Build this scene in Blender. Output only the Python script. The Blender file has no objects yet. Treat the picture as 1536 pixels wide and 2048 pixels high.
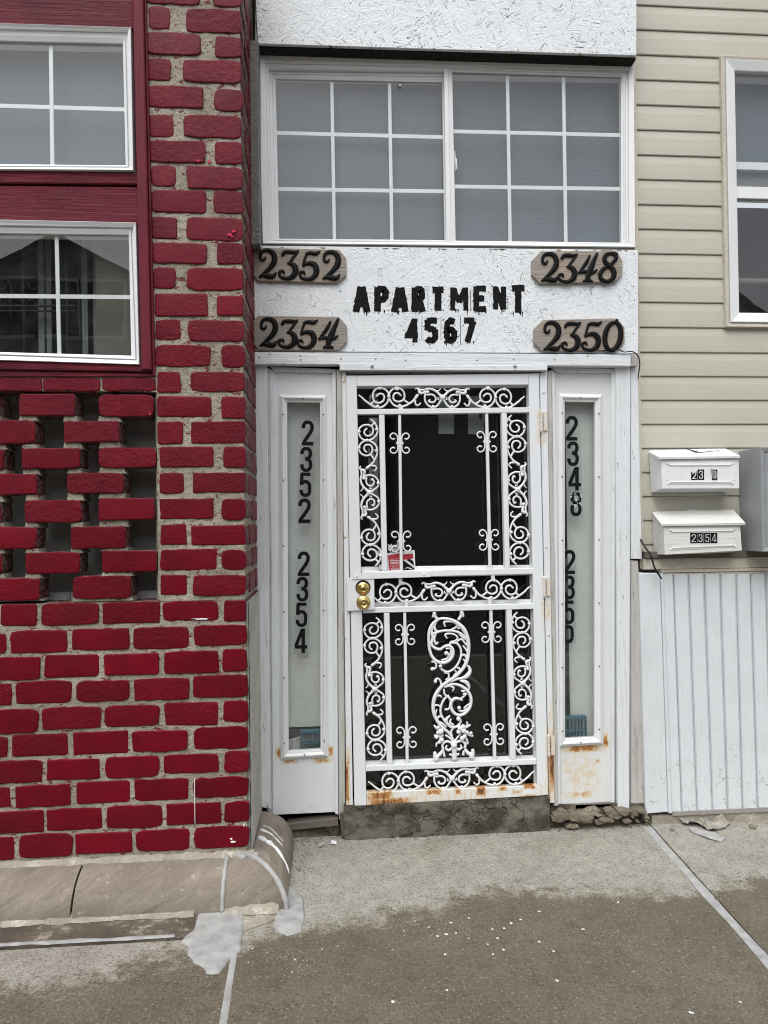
import bpy, bmesh, math, random
from mathutils import Vector, Matrix, noise
random.seed(7)
R = math.radians
scn = bpy.context.scene
COL = scn.collection
# ---------------------------------------------------------------- camera, world, sun, exposure
CAM = Vector((0.0, -3.4, 1.50))
YAW, PITCH, ROLL, FPX = R(4.4), R(0.75), R(-0.70), 1420.0
ROT = Matrix.Rotation(-YAW, 3, 'Z') @ Matrix.Rotation(R(90) + PITCH, 3, 'X') @ Matrix.Rotation(ROLL, 3, 'Z')
cd = bpy.data.cameras.new("camera"); cam = bpy.data.objects.new("camera", cd); COL.objects.link(cam)
cam.matrix_world = Matrix.Translation(CAM) @ ROT.to_4x4()
cd.sensor_fit = 'VERTICAL'; cd.sensor_height = 36.0; cd.lens = FPX / 2048 * 36.0
cd.clip_start = 0.05; cd.clip_end = 500
scn.camera = cam
world = bpy.data.worlds.new("World"); scn.world = world; world.use_nodes = True
wn = world.node_tree; wn.nodes.clear()
wo = wn.nodes.new('ShaderNodeOutputWorld'); wb = wn.nodes.new('ShaderNodeBackground')
sky = wn.nodes.new('ShaderNodeTexSky'); sky.sky_type = 'NISHITA'; sky.sun_disc = False
SUN_EL, SUN_AZ = R(58), R(200)
sky.sun_elevation = SUN_EL; sky.sun_rotation = SUN_AZ
sky.air_density = 1.0; sky.dust_density = 3.0; sky.ozone_density = 1.0
hs = wn.nodes.new('ShaderNodeHueSaturation'); hs.inputs['Saturation'].default_value = 0.22
wn.links.new(sky.outputs[0], hs.inputs['Color']); wn.links.new(hs.outputs[0], wb.inputs[0])
wb.inputs[1].default_value = 0.15
wn.links.new(wb.outputs[0], wo.inputs[0])
sl = bpy.data.lights.new("sun", 'SUN'); sl.energy = 1.1; sl.angle = R(50); sl.color = (1.0, 0.985, 0.965)
so = bpy.data.objects.new("sun", sl); COL.objects.link(so)
# Nishita: rotation 0 = +Y, clockwise seen from above
sd = Vector((math.sin(SUN_AZ) * math.cos(SUN_EL), math.cos(SUN_AZ) * math.cos(SUN_EL), math.sin(SUN_EL)))
so.rotation_euler = sd.to_track_quat('Z', 'Y').to_euler()
vs = scn.view_settings; vs.view_transform = 'Standard'; vs.look = 'None'; vs.gamma = 1.0
vs.use_curve_mapping = False; vs.exposure = 0.60
scn.cycles.use_denoising = True; scn.cycles.pixel_filter_type = 'BLACKMAN_HARRIS'; scn.cycles.filter_width = 1.05
scn.cycles.max_bounces = 8; scn.cycles.transparent_max_bounces = 16

# ---------------------------------------------------------------- survey helpers: photograph sights -> real points on real planes
def ray(px, py):
    return ROT @ Vector(((px - 768) / FPX, -(py - 1024) / FPX, -1.0))
def at(px, py, y=0.0):
    d = ray(px, py); t = (y - CAM.y) / d.y
    p = CAM + d * t
    return Vector((p.x, y, p.z))
def gr(px, py, z=0.0):
    d = ray(px, py); t = (z - CAM.z) / d.z
    p = CAM + d * t
    return Vector((p.x, p.y, z))
def lerp(a, b, t): return a + (b - a) * t

# ---------------------------------------------------------------- object helpers
def thing(name, label=None, cat=None, loc=(0, 0, 0), group=None, kind=None, parent=None):
    o = bpy.data.objects.new(name, None); COL.objects.link(o)
    o.empty_display_size = 0.05
    put(o, loc, parent)
    tag(o, label, cat, group, kind)
    return o
def tag(o, label=None, cat=None, group=None, kind=None):
    if label: o['label'] = label
    if cat: o['category'] = cat
    if group: o['group'] = group
    if kind: o['kind'] = kind
    return o
WLOC = {}
def put(o, loc, parent):
    loc = Vector(loc); WLOC[o] = loc
    if parent is not None:
        o.parent = parent; o.location = loc - WLOC[parent]
    else:
        o.location = loc
class MB:
    """collects faces in world coordinates and links them as one mesh object"""
    def __init__(s): s.v = []; s.f = []; s.m = []; s.sm = []
    def add(s, verts, faces, mi=0, smooth=False):
        b = len(s.v); s.v += [Vector(v) for v in verts]
        for i, f in enumerate(faces):
            s.f.append(tuple(b + k for k in f)); s.m.append(mi[i] if isinstance(mi, list) else mi); s.sm.append(smooth)
        return s
    def box(s, x0, x1, y0, y1, z0, z1, mi=0):
        return s.prism([Vector((x0, 0, z1)), Vector((x1, 0, z1)), Vector((x1, 0, z0)), Vector((x0, 0, z0))], y0, y1, mi)
    def prism(s, pts, y0, y1, mi=0, ch=0.0):
        """polygon seen from the street (clockwise from top left), front plane y0, back plane y1; ch = chamfer"""
        n = len(pts); pts = [Vector((p[0], 0, p[2])) for p in pts]
        if ch > 0:
            c = sum(pts, Vector()) / n
            ins = inset(pts, ch)
            V = [Vector((p.x, y0, p.z)) for p in ins] + [Vector((p.x, y0 + ch, p.z)) for p in pts] + [Vector((p.x, y1, p.z)) for p in pts]
            F = [tuple(reversed(range(n)))]
            for k in range(2):
                for i in range(n):
                    j = (i + 1) % n; F.append((k * n + i, k * n + j, (k + 1) * n + j, (k + 1) * n + i))
            F.append(tuple(range(2 * n, 3 * n)))
        else:
            V = [Vector((p.x, y0, p.z)) for p in pts] + [Vector((p.x, y1, p.z)) for p in pts]
            F = [tuple(reversed(range(n)))]
            for i in range(n):
                j = (i + 1) % n; F.append((i, j, n + j, n + i))
            F.append(tuple(range(n, 2 * n)))
        return s.add(V, F, mi)
    def ring(s, outer, inner, yo, yi, yb, mi=0, ch=0.0015):
        """mitred picture-frame ring: front at yo on the outer edge, yi on the inner, back at yb"""
        n = 4
        o = [Vector((p[0], 0, p[2])) for p in outer]; i_ = [Vector((p[0], 0, p[2])) for p in inner]
        oc = inset(o, ch); ic = inset(i_, -ch)
        L = [[Vector((p.x, yb, p.z)) for p in o], [Vector((p.x, yo + ch, p.z)) for p in o], [Vector((p.x, yo, p.z)) for p in oc],
             [Vector((p.x, yi, p.z)) for p in ic], [Vector((p.x, yi + ch, p.z)) for p in i_], [Vector((p.x, yb, p.z)) for p in i_]]
        V = [v for l in L for v in l]; F = []
        for k in range(6):
            a = k * 4; b = ((k + 1) % 6) * 4
            for q in range(4):
                r = (q + 1) % 4; F.append((a + q, b + q, b + r, a + r))
        return s.add(V, F, mi)
    def tube(s, pts, rad, seg=8, flat=1.0, mi=0, cap=True, plane='xz'):
        """tapered tube along points; flat<1 squashes it along y"""
        n = len(pts); V = []; F = []
        if not isinstance(rad, (list, tuple)): rad = [rad] * n
        P = [Vector(p) for p in pts]; R_ = list(rad)
        if cap:
            t0 = (P[0] - P[1]).normalized(); t1 = (P[-1] - P[-2]).normalized()
            P = [P[0] + t0 * R_[0] * .75] + [P[0] + t0 * R_[0] * .5] + P + [P[-1] + t1 * R_[-1] * .5] + [P[-1] + t1 * R_[-1] * .75]
            R_ = [R_[0] * .25, R_[0] * .75] + R_ + [R_[-1] * .75, R_[-1] * .25]
        n = len(P)
        prev = None
        for i in range(n):
            t = (P[min(i + 1, n - 1)] - P[max(i - 1, 0)])
            t = t.normalized() if t.length > 1e-9 else Vector((0, 0, 1))
            if plane == 'xz':
                b = Vector((0, 1, 0)); a = t.cross(b)
                if a.length < 1e-4: a = Vector((1, 0, 0))
                a.normalize(); b = a.cross(t).normalized()
            else:
                if prev is None:
                    a = t.orthogonal().normalized()
                else:
                    a = (prev - t * prev.dot(t)).normalized()
                prev = a; b = t.cross(a)
            for k in range(seg):
                an = 2 * math.pi * k / seg
                V.append(P[i] + a * math.cos(an) * R_[i] + b * math.sin(an) * R_[i] * flat)
        for i in range(n - 1):
            for k in range(seg):
                k2 = (k + 1) % seg
                F.append((i * seg + k, i * seg + k2, (i + 1) * seg + k2, (i + 1) * seg + k))
        F.append(tuple(reversed(range(seg)))); F.append(tuple((n - 1) * seg + k for k in range(seg)))
        return s.add(V, F, mi, True)
    def lathe(s, c, axis_pts, seg=24, mi=0):
        """profile [(radius, y)] turned about the y axis through c"""
        V = []; F = []; n = len(axis_pts)
        for r, y in axis_pts:
            for k in range(seg):
                a = 2 * math.pi * k / seg
                V.append(Vector((c[0] + r * math.cos(a), c[1] + y, c[2] + r * math.sin(a))))
        for i in range(n - 1):
            for k in range(seg):
                k2 = (k + 1) % seg
                F.append((i * seg + k, (i + 1) * seg + k, (i + 1) * seg + k2, i * seg + k2))
        F.append(tuple(k for k in range(seg))); F.append(tuple(reversed([(n - 1) * seg + k for k in range(seg)])))
        return s.add(V, F, mi, True)
    def blob(s, c, r, seg=8, flat=.7, mi=0):
        V = []; F = []
        rings = 5
        for i in range(rings):
            ph = math.pi * (i + .5) / rings
            for k in range(seg):
                a = 2 * math.pi * k / seg
                V.append(Vector(c) + Vector((math.cos(a) * math.sin(ph) * r, -math.cos(ph) * r * flat, math.sin(a) * math.sin(ph) * r)))
        for i in range(rings - 1):
            for k in range(seg):
                k2 = (k + 1) % seg
                F.append((i * seg + k, i * seg + k2, (i + 1) * seg + k2, (i + 1) * seg + k))
        F.append(tuple(reversed(range(seg)))); F.append(tuple((rings - 1) * seg + k for k in range(seg)))
        return s.add(V, F, mi, True)
    def build(s, name, mats, parent=None, loc=None, fix=True):
        if loc is None:
            loc = WLOC[parent] if parent is not None else sum(s.v, Vector()) / max(1, len(s.v))
            if parent is not None and s.v: loc = sum(s.v, Vector()) / len(s.v)
        loc = Vector(loc)
        me = bpy.data.meshes.new(name)
        me.from_pydata([v - loc for v in s.v], [], s.f)
        if not isinstance(mats, (list, tuple)): mats = [mats]
        for m in mats: me.materials.append(m)
        me.polygons.foreach_set('material_index', s.m)
        me.polygons.foreach_set('use_smooth', s.sm)
        if fix:
            bm = bmesh.new(); bm.from_mesh(me); bmesh.ops.recalc_face_normals(bm, faces=bm.faces); bm.to_mesh(me); bm.free()
        me.update()
        o = bpy.data.objects.new(name, me); COL.objects.link(o)
        put(o, loc, parent)
        return o
def inset(pts, d):
    """move every edge of a convex polygon inwards by d (x,z plane)"""
    n = len(pts); c = sum(pts, Vector()) / n; out = []
    for i in range(n):
        p0, p1, p2 = pts[i - 1], pts[i], pts[(i + 1) % n]
        e1 = (p1 - p0).normalized(); e2 = (p2 - p1).normalized()
        n1 = Vector((-e1.z, 0, e1.x)); n2 = Vector((-e2.z, 0, e2.x))
        if n1.dot(c - p1) < 0: n1 = -n1
        if n2.dot(c - p1) < 0: n2 = -n2
        b = n1 + n2
        k = 1 + n1.dot(n2)
        out.append(p1 + b * (d / max(k, .3)))
    return out
def Q(a, y=0.0):
    return [at(p[0], p[1], y) for p in a]
def quad(name, pts, y0, depth, mat, parent, ch=0.0015, yref=None):
    return MB().prism(Q(pts, y0 if yref is None else yref), y0, y0 + depth, 0, ch).build(name, mat, parent)
def spline(pts, sub=6):
    """Catmull-Rom through tuples of any length"""
    n = len(pts); out = []
    for i in range(n - 1):
        p0 = pts[max(i - 1, 0)]; p1 = pts[i]; p2 = pts[i + 1]; p3 = pts[min(i + 2, n - 1)]
        for k in range(sub):
            t = k / sub; t2 = t * t; t3 = t2 * t
            out.append(tuple(.5 * ((2 * b) + (-a + c) * t + (2 * a - 5 * b + 4 * c - d) * t2 + (-a + 3 * b - 3 * c + d) * t3)
                             for a, b, c, d in zip(p0, p1, p2, p3)))
    out.append(tuple(pts[-1]))
    return out
def grid_sheet(x0, x1, z0, z1, y, nx, nz, amp, sc, seed=0):
    V = []; F = []
    for j in range(nz + 1):
        for i in range(nx + 1):
            x = lerp(x0, x1, i / nx); z = lerp(z0, z1, j / nz)
            V.append((x, y + amp * noise.noise(Vector((x * sc, seed, z * sc))), z))
    for j in range(nz):
        for i in range(nx):
            a = j * (nx + 1) + i; F.append((a, a + 1, a + nx + 2, a + nx + 1))
    return V, F

# ---------------------------------------------------------------- materials
class NT:
    def __init__(s, name):
        s.m = bpy.data.materials.new(name); s.m.use_nodes = True; s.t = s.m.node_tree; s.t.nodes.clear()
        s.out = s.n('ShaderNodeOutputMaterial'); s.b = s.n('ShaderNodeBsdfPrincipled'); s.l(s.b.outputs[0], s.out.inputs[0])
        s.g = s.n('ShaderNodeNewGeometry'); s.pos = s.g.outputs['Position']
    def n(s, t, **k):
        x = s.t.nodes.new(t)
        for a, v in k.items(): setattr(x, a, v)
        return x
    def l(s, a, b): s.t.links.new(a, b)
    def si(s, node, key, v):
        if hasattr(v, 'links') or isinstance(v, bpy.types.NodeSocket): s.l(v, node.inputs[key])
        else: node.inputs[key].default_value = v
    def math(s, op, a, b=None, c=None, clamp=False):
        x = s.n('ShaderNodeMath', operation=op, use_clamp=clamp); s.si(x, 0, a)
        if b is not None: s.si(x, 1, b)
        if c is not None: s.si(x, 2, c)
        return x.outputs[0]
    def map(s, v, a0, a1, b0=0.0, b1=1.0):
        x = s.n('ShaderNodeMapRange'); s.si(x, 0, v)
        for i, q in enumerate((a0, a1, b0, b1)): x.inputs[i + 1].default_value = q
        return x.outputs[0]
    def scale(s, v, sx, sy, sz, rot=(0, 0, 0)):
        x = s.n('ShaderNodeMapping'); s.l(v, x.inputs[0]); x.inputs['Scale'].default_value = (sx, sy, sz); x.inputs['Rotation'].default_value = rot
        return x.outputs[0]
    def noise(s, sc, det=4, rough=.55, v=None, dist=0.0):
        x = s.n('ShaderNodeTexNoise'); s.l(v if v is not None else s.pos, x.inputs['Vector'])
        x.inputs['Scale'].default_value = sc; x.inputs['Detail'].default_value = det; x.inputs['Roughness'].default_value = rough
        x.inputs['Distortion'].default_value = dist
        return x.outputs[0]
    def mix(s, f, a, b, mode='MIX'):
        x = s.n('ShaderNodeMix', data_type='RGBA', blend_type=mode)
        s.si(x, 0, f)
        for k, q in ((6, a), (7, b)):
            if isinstance(q, tuple): x.inputs[k].default_value = (*q[:3], 1)
            else: s.l(q, x.inputs[k])
        return x.outputs[2]
    def bump(s, h, st=.3, dist=.01, normal=None):
        x = s.n('ShaderNodeBump'); s.si(x, 'Strength', st); x.inputs['Distance'].default_value = dist
        s.l(h, x.inputs['Height'])
        if normal is not None: s.l(normal, x.inputs['Normal'])
        return x.outputs[0]
    def sep(s):
        x = s.n('ShaderNodeSeparateXYZ'); s.l(s.pos, x.inputs[0]); return x.outputs
    def objrand(s):
        return s.n('ShaderNodeObjectInfo').outputs['Random']
    def done(s, col, rough=.6, normal=None, metal=0.0, spec=.5):
        if isinstance(col, tuple): s.b.inputs['Base Color'].default_value = (*col[:3], 1)
        else: s.l(col, s.b.inputs['Base Color'])
        s.si(s.b, 'Roughness', rough); s.si(s.b, 'Metallic', metal)
        s.b.inputs['Specular IOR Level'].default_value = spec
        if normal is not None: s.l(normal, s.b.inputs['Normal'])
        return s.m
def simple(name, col, rough=.6, bump=0, sc=40, var=.12, metal=0.0, spec=.25):
    t = NT(name); nz = t.noise(sc, 5)
    c = t.mix(t.map(nz, .3, .7), tuple(x * (1 - var) for x in col), tuple(min(1, x * (1 + var)) for x in col))
    return t.done(c, rough, t.bump(nz, bump, .004) if bump else None, metal, spec)
def m_brick():
    t = NT("red_painted_brick"); r = t.objrand()
    n1 = t.noise(9, 3); n2 = t.noise(48, 6, .7); n3 = t.noise(120, 4, .7)
    z = t.sep()[2]
    a = t.mix(r, (.120, .0020, .0085), (.172, .0028, .0120))
    a = t.mix(t.map(z, 1.3, 2.8, 0, .6), a, (.150, .0125, .026))     # older, duller coat higher up the pier
    c = t.mix(t.map(n1, .35, .7, 0, .45), a, (.060, .004, .009))
    c = t.mix(t.map(n2, .66, .74, 0, .55), c, (.24, .03, .055))
    c = t.mix(t.map(n3, .66, .72, 0, .8), c, (.035, .006, .010))
    ch = t.noise(22, 8, .8)
    c = t.mix(t.map(ch, .70, .72, 0, .8), c, (.20, .15, .12))
    nb = t.math('ADD', t.math('MULTIPLY', n2, 1.0), t.math('MULTIPLY', n3, .35))
    return t.done(c, t.map(n2, .3, .7, .34, .55), t.bump(nb, t.map(t.math('FRACT', t.math('MULTIPLY', r, 7.3)), 0, 1, .22, .75), .010), spec=.14)
def m_brick_edge():
    t = NT("brick_edge"); n1 = t.noise(60, 5, .7)
    c = t.mix(t.map(n1, .45, .6), (.085, .006, .012), (.20, .165, .14))
    return t.done(c, .85, t.bump(n1, .8, .006))
def m_mortar():
    t = NT("mortar"); n0 = t.noise(5, 3); n1 = t.noise(42, 6, .7); n2 = t.noise(120, 5, .75)
    c = t.mix(t.map(n0, .35, .65), (.33, .295, .232), (.48, .44, .355))
    c = t.mix(t.map(n1, .52, .70, 0, .8), c, (.17, .15, .12))
    c = t.mix(t.map(n2, .60, .70, 0, .5), c, (.10, .09, .075))
    n3 = t.noise(38, 5, .65, t.scale(t.pos, 1, 1, 1.7))
    c = t.mix(t.map(n3, .575, .62, 0, .85), c, (.17, .006, .018))     # slopped red paint
    h = t.math('ADD', n1, t.math('MULTIPLY', n2, .5))
    return t.done(c, .92, t.bump(h, 1.0, .016), spec=.2)
def m_wood_red():
    t = NT("red_painted_wood")
    v = t.scale(t.pos, 1.0, 20, 26); g = t.noise(3.0, 6, .75, v, .9)
    g2 = t.noise(10, 5, .7, v)
    big = t.noise(6, 3)
    c = t.mix(t.map(big, .3, .7), (.105, .0065, .016), (.165, .012, .028))
    c = t.mix(t.map(g, .52, .66, 0, .55), c, (.055, .005, .010))
    c = t.mix(t.map(g2, .60, .64, 0, .85), c, (.035, .006, .010))
    c = t.mix(t.map(t.noise(7, 6, .8, t.scale(t.pos, 3, 6, 30)), .68, .72, 0, .6), c, (.32, .20, .20))
    return t.done(c, .5, t.bump(g, 1.0, .010), spec=.25)
def m_wood_red_v():
    t = NT("red_painted_post")
    v = t.scale(t.pos, 42, 20, 1.2); g = t.noise(3.0, 6, .7, v, .7); big = t.noise(5, 3)
    c = t.mix(t.map(big, .3, .7), (.12, .009, .020), (.16, .013, .029))
    c = t.mix(t.map(t.noise(14, 6, .8), .67, .72, 0, .7), c, (.30, .06, .08))
    return t.done(c, .5, t.bump(g, .7, .008), spec=.25)
def m_vinyl():
    t = NT("white_vinyl"); n = t.noise(3, 5); n2 = t.noise(60, 5, .7)
    c = t.mix(t.map(n, .35, .7, 0, .6), (.76, .77, .775), (.66, .665, .66))
    c = t.mix(t.map(n2, .68, .76, 0, .5), c, (.42, .40, .37))
    return t.done(c, .42, t.bump(n2, .06, .003))
def m_painted(name="old_white_paint", base=(.72, .75, .77), grime=(.40, .385, .35), amount=.5, vertical=True, peel=.7):
    t = NT(name); n0 = t.noise(3.2, 4); v = t.scale(t.pos, 30, 30, 1.6) if vertical else t.scale(t.pos, 1.6, 30, 30)
    st = t.noise(2.2, 6, .7, v); n2 = t.noise(90, 5, .7); cr = t.noise(16, 8, .75, t.scale(t.pos, 3.5, 3, .5) if vertical else t.scale(t.pos, .5, 3, 3.5))
    c = t.mix(t.map(n0, .3, .75, 0, .35), base, tuple(x * .9 for x in base))
    c = t.mix(t.map(st, .52, .72, 0, amount), c, grime)
    c = t.mix(t.map(n2, .68, .74, 0, .7), c, (.25, .23, .20))
    pl = t.math('MAXIMUM', t.map(cr, .635, .66, 0, peel), t.map(t.noise(30, 6, .8, t.scale(t.pos, 2.2, 2, .8)), .70, .72, 0, peel))
    c = t.mix(pl, c, (.11, .10, .088))
    h = t.math('SUBTRACT', t.math('ADD', t.math('MULTIPLY', st, .6), t.math('MULTIPLY', n2, .15)), t.math('MULTIPLY', pl, .8))
    hb = t.bump(t.noise(4.0, 2), .22, .03) if name.startswith('ribbed') else None
    if hb is not None:
        sm = t.math('MULTIPLY', t.map(t.sep()[2], .55, .05), t.map(t.noise(34, 5, .8), .60, .63))
        c = t.mix(t.math('MULTIPLY', sm, .8), c, (.22, .21, .19))
        c = t.mix(t.math('MULTIPLY', t.map(t.noise(2.2, 4, .6), .50, .66), .16), c, (.48, .50, .51))
    return t.done(c, .5, t.bump(h, .8, .008, hb), spec=.35)
def osb_height(t):
    """strand board: random oriented chips, each a bundle of fine splinters"""
    outs = []; thin = []
    for k, (s1, s2) in enumerate(((16, 1), (24, 1.25), (34, 1.5))):
        vo = t.n('ShaderNodeTexVoronoi'); w = t.n('ShaderNodeVectorMath', operation='ADD')
        nz = t.n('ShaderNodeTexNoise'); t.l(t.pos, nz.inputs['Vector']); nz.inputs['Scale'].default_value = 6 + 3 * k
        sc = t.n('ShaderNodeVectorMath', operation='SCALE'); t.l(nz.outputs['Color'], sc.inputs[0]); sc.inputs['Scale'].default_value = .09
        t.l(t.scale(t.pos, 1, .0, 1), w.inputs[0]); t.l(sc.outputs[0], w.inputs[1])
        t.l(w.outputs[0], vo.inputs['Vector']); vo.inputs['Scale'].default_value = s1; vo.inputs['Randomness'].default_value = 1
        sp = t.n('ShaderNodeSeparateColor'); t.l(vo.outputs['Color'], sp.inputs[0])
        vr = t.n('ShaderNodeVectorRotate', rotation_type='Y_AXIS'); t.l(t.pos, vr.inputs['Vector'])
        t.l(t.math('MULTIPLY', t.math('SUBTRACT', sp.outputs[0], .5), 2.8), vr.inputs['Angle'])
        fine = t.noise(7 * s2, 4, .6, t.scale(vr.outputs[0], 1.3, 1, 16), .3)
        crack = t.noise(6 * s2, 3, .6, t.scale(vr.outputs[0], 2.0, 1, 26), .2)
        outs.append(t.math('ADD', fine, t.math('MULTIPLY', sp.outputs[1], .06)))
        thin.append(t.math('MULTIPLY', t.map(crack, .63, .66), t.map(sp.outputs[2], .30, .45)))
    h = t.math('ADD', t.math('ADD', outs[0], outs[1]), t.math('MULTIPLY', outs[2], .7))
    cr = t.math('MAXIMUM', t.math('MAXIMUM', thin[0], thin[1]), thin[2])
    return h, cr
def m_osb(name, base, dark, crk=.7, dirt=.3, st=.6):
    t = NT(name); h, cr = osb_height(t)
    n0 = t.noise(4, 4)
    c = t.mix(t.map(n0, .45, .7, 0, dirt), base, tuple(x * .82 for x in base))
    patch = t.map(t.noise(5, 5, .65), .42, .60)
    crm = t.math('MULTIPLY', cr, t.math('MULTIPLY', t.math('ADD', patch, .25), crk), clamp=True)
    c = t.mix(crm, c, dark)
    hh = t.math('SUBTRACT', h, t.math('MULTIPLY', cr, .5))
    return t.done(c, .5, t.bump(hh, st, .011), spec=.08 if base[0] < .1 else .4)
def boxmask(t, boxes):
    sx = t.sep(); tot = None
    for (x0, x1, z0, z1, k) in boxes:
        dx = t.math('DIVIDE', t.math('ABSOLUTE', t.math('SUBTRACT', sx[0], (x0 + x1) / 2)), abs(x1 - x0) / 2)
        dz = t.math('DIVIDE', t.math('ABSOLUTE', t.math('SUBTRACT', sx[2], (z0 + z1) / 2)), abs(z1 - z0) / 2)
        d = t.math('MULTIPLY', t.math('SUBTRACT', 1.25, t.math('MAXIMUM', dx, dz), clamp=True), k)
        tot = d if tot is None else t.math('MAXIMUM', tot, d)
    return tot
def m_rusty(name, boxes, base=(.74, .77, .79), rough=.38, streak=True, old=False):
    t = NT(name)
    m = boxmask(t, boxes)
    v = t.scale(t.pos, 46, 46, 12) if streak else t.pos
    n = t.noise(1.4 if streak else 26, 6, .72, v); nf = t.noise(120, 5, .7); n0 = t.noise(4, 4)
    q = t.math('ADD', m, t.math('MULTIPLY', t.math('SUBTRACT', t.math('ADD', t.math('MULTIPLY', n, .7), t.math('MULTIPLY', nf, .3)), .5), 3.0))
    c = t.mix(t.map(n0, .3, .7, 0, .4), base, tuple(x * .90 for x in base))
    st = t.noise(2.0, 6, .7, t.scale(t.pos, 34, 34, 1.4))
    c = t.mix(t.map(st, .56, .76, 0, .45 if old else .22), c, (.42, .40, .36))
    c = t.mix(t.map(nf, .70, .78, 0, .45), c, (.28, .25, .22))
    c = t.mix(t.map(q, .30, .90, 0, .75), c, (.62, .47, .24))
    c = t.mix(t.map(q, .85, 1.15, 0, .95), c, (.42, .17, .035))
    c = t.mix(t.map(q, 1.30, 1.55, 0, .95), c, (.075, .028, .015))
    return t.done(c, t.map(q, .5, 1.0, rough, .85), t.bump(t.math('ADD', t.math('MULTIPLY', nf, .3), t.math('MULTIPLY', t.map(q, .8, 1.3), -.6)), .35, .004))
def m_glass(name="window_glass", dirt=.04, tint=(.97, .98, .98), dcol=(.45, .46, .46)):
    t = NT(name); t.t.nodes.remove(t.b)
    lw = t.n('ShaderNodeLayerWeight'); lw.inputs['Blend'].default_value = .5
    f = t.math('ADD', .04, t.math('MULTIPLY', t.math('POWER', lw.outputs['Facing'], 5), .9))
    tr = t.n('ShaderNodeBsdfTransparent'); tr.inputs[0].default_value = (*tint, 1)
    gl = t.n('ShaderNodeBsdfGlossy'); gl.inputs['Roughness'].default_value = .0; gl.inputs['Color'].default_value = (1, 1, 1, 1)
    wv = t.noise(2.5, 2); t.l(t.bump(wv, .06, .01), gl.inputs['Normal'])
    mx = t.n('ShaderNodeMixShader'); t.l(f, mx.inputs[0]); t.l(tr.outputs[0], mx.inputs[1]); t.l(gl.outputs[0], mx.inputs[2])
    df = t.n('ShaderNodeBsdfDiffuse'); df.inputs[0].default_value = (*dcol, 1)
    n = t.noise(7, 6, .75); sp = t.noise(150, 3, .7)
    dm = t.math('MAXIMUM', t.map(n, .45, .75, dirt * .3, dirt * 1.6), t.map(sp, .76, .80, 0, .5))
    m2 = t.n('ShaderNodeMixShader'); t.l(dm, m2.inputs[0]); t.l(mx.outputs[0], m2.inputs[1]); t.l(df.outputs[0], m2.inputs[2])
    t.l(m2.outputs[0], t.out.inputs[0])
    return t.m
def m_plaque():
    t = NT("weathered_cedar"); r = t.objrand()
    v = t.scale(t.pos, 1.5, 10, 60); g = t.noise(2.2, 6, .7, v, 1.0); w = t.noise(6, 3, .6, t.scale(t.pos, .8, 1, 3.0)); big = t.noise(9, 3, .6, t.scale(t.pos, .6, 1, 2.2))
    a = t.mix(t.map(w, .35, .65), (.34, .27, .205), (.46, .35, .25))
    a = t.mix(t.map(big, .60, .70, 0, .7), a, (.36, .17, .075))
    a = t.mix(t.map(g, .50, .66, 0, .75), a, (.13, .10, .075))
    a = t.mix(t.map(g, .42, .30, 0, .5), a, (.50, .42, .33))
    e = t.noise(4, 3); a = t.mix(t.map(e, .36, .56, .25, .75), a, (.29, .275, .255))
    return t.done(a, .75, t.bump(g, .8, .008))
def m_siding():
    t = NT("beige_vinyl_siding"); v = t.scale(t.pos, 3, 20, 60); g = t.noise(6, 5, .6, v, .4); n0 = t.noise(1.5, 4); sp = t.noise(60, 4, .7)
    c = t.mix(t.map(n0, .3, .7), (.45, .435, .36), (.50, .485, .41))
    c = t.mix(t.map(t.noise(3, 6, .7, t.scale(t.pos, 12, 12, 1)), .55, .75, 0, .3), c, (.38, .36, .29))
    c = t.mix(t.map(sp, .74, .78, 0, .4), c, (.62, .61, .54))
    return t.done(c, .5, t.bump(g, .28, .003))
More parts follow.
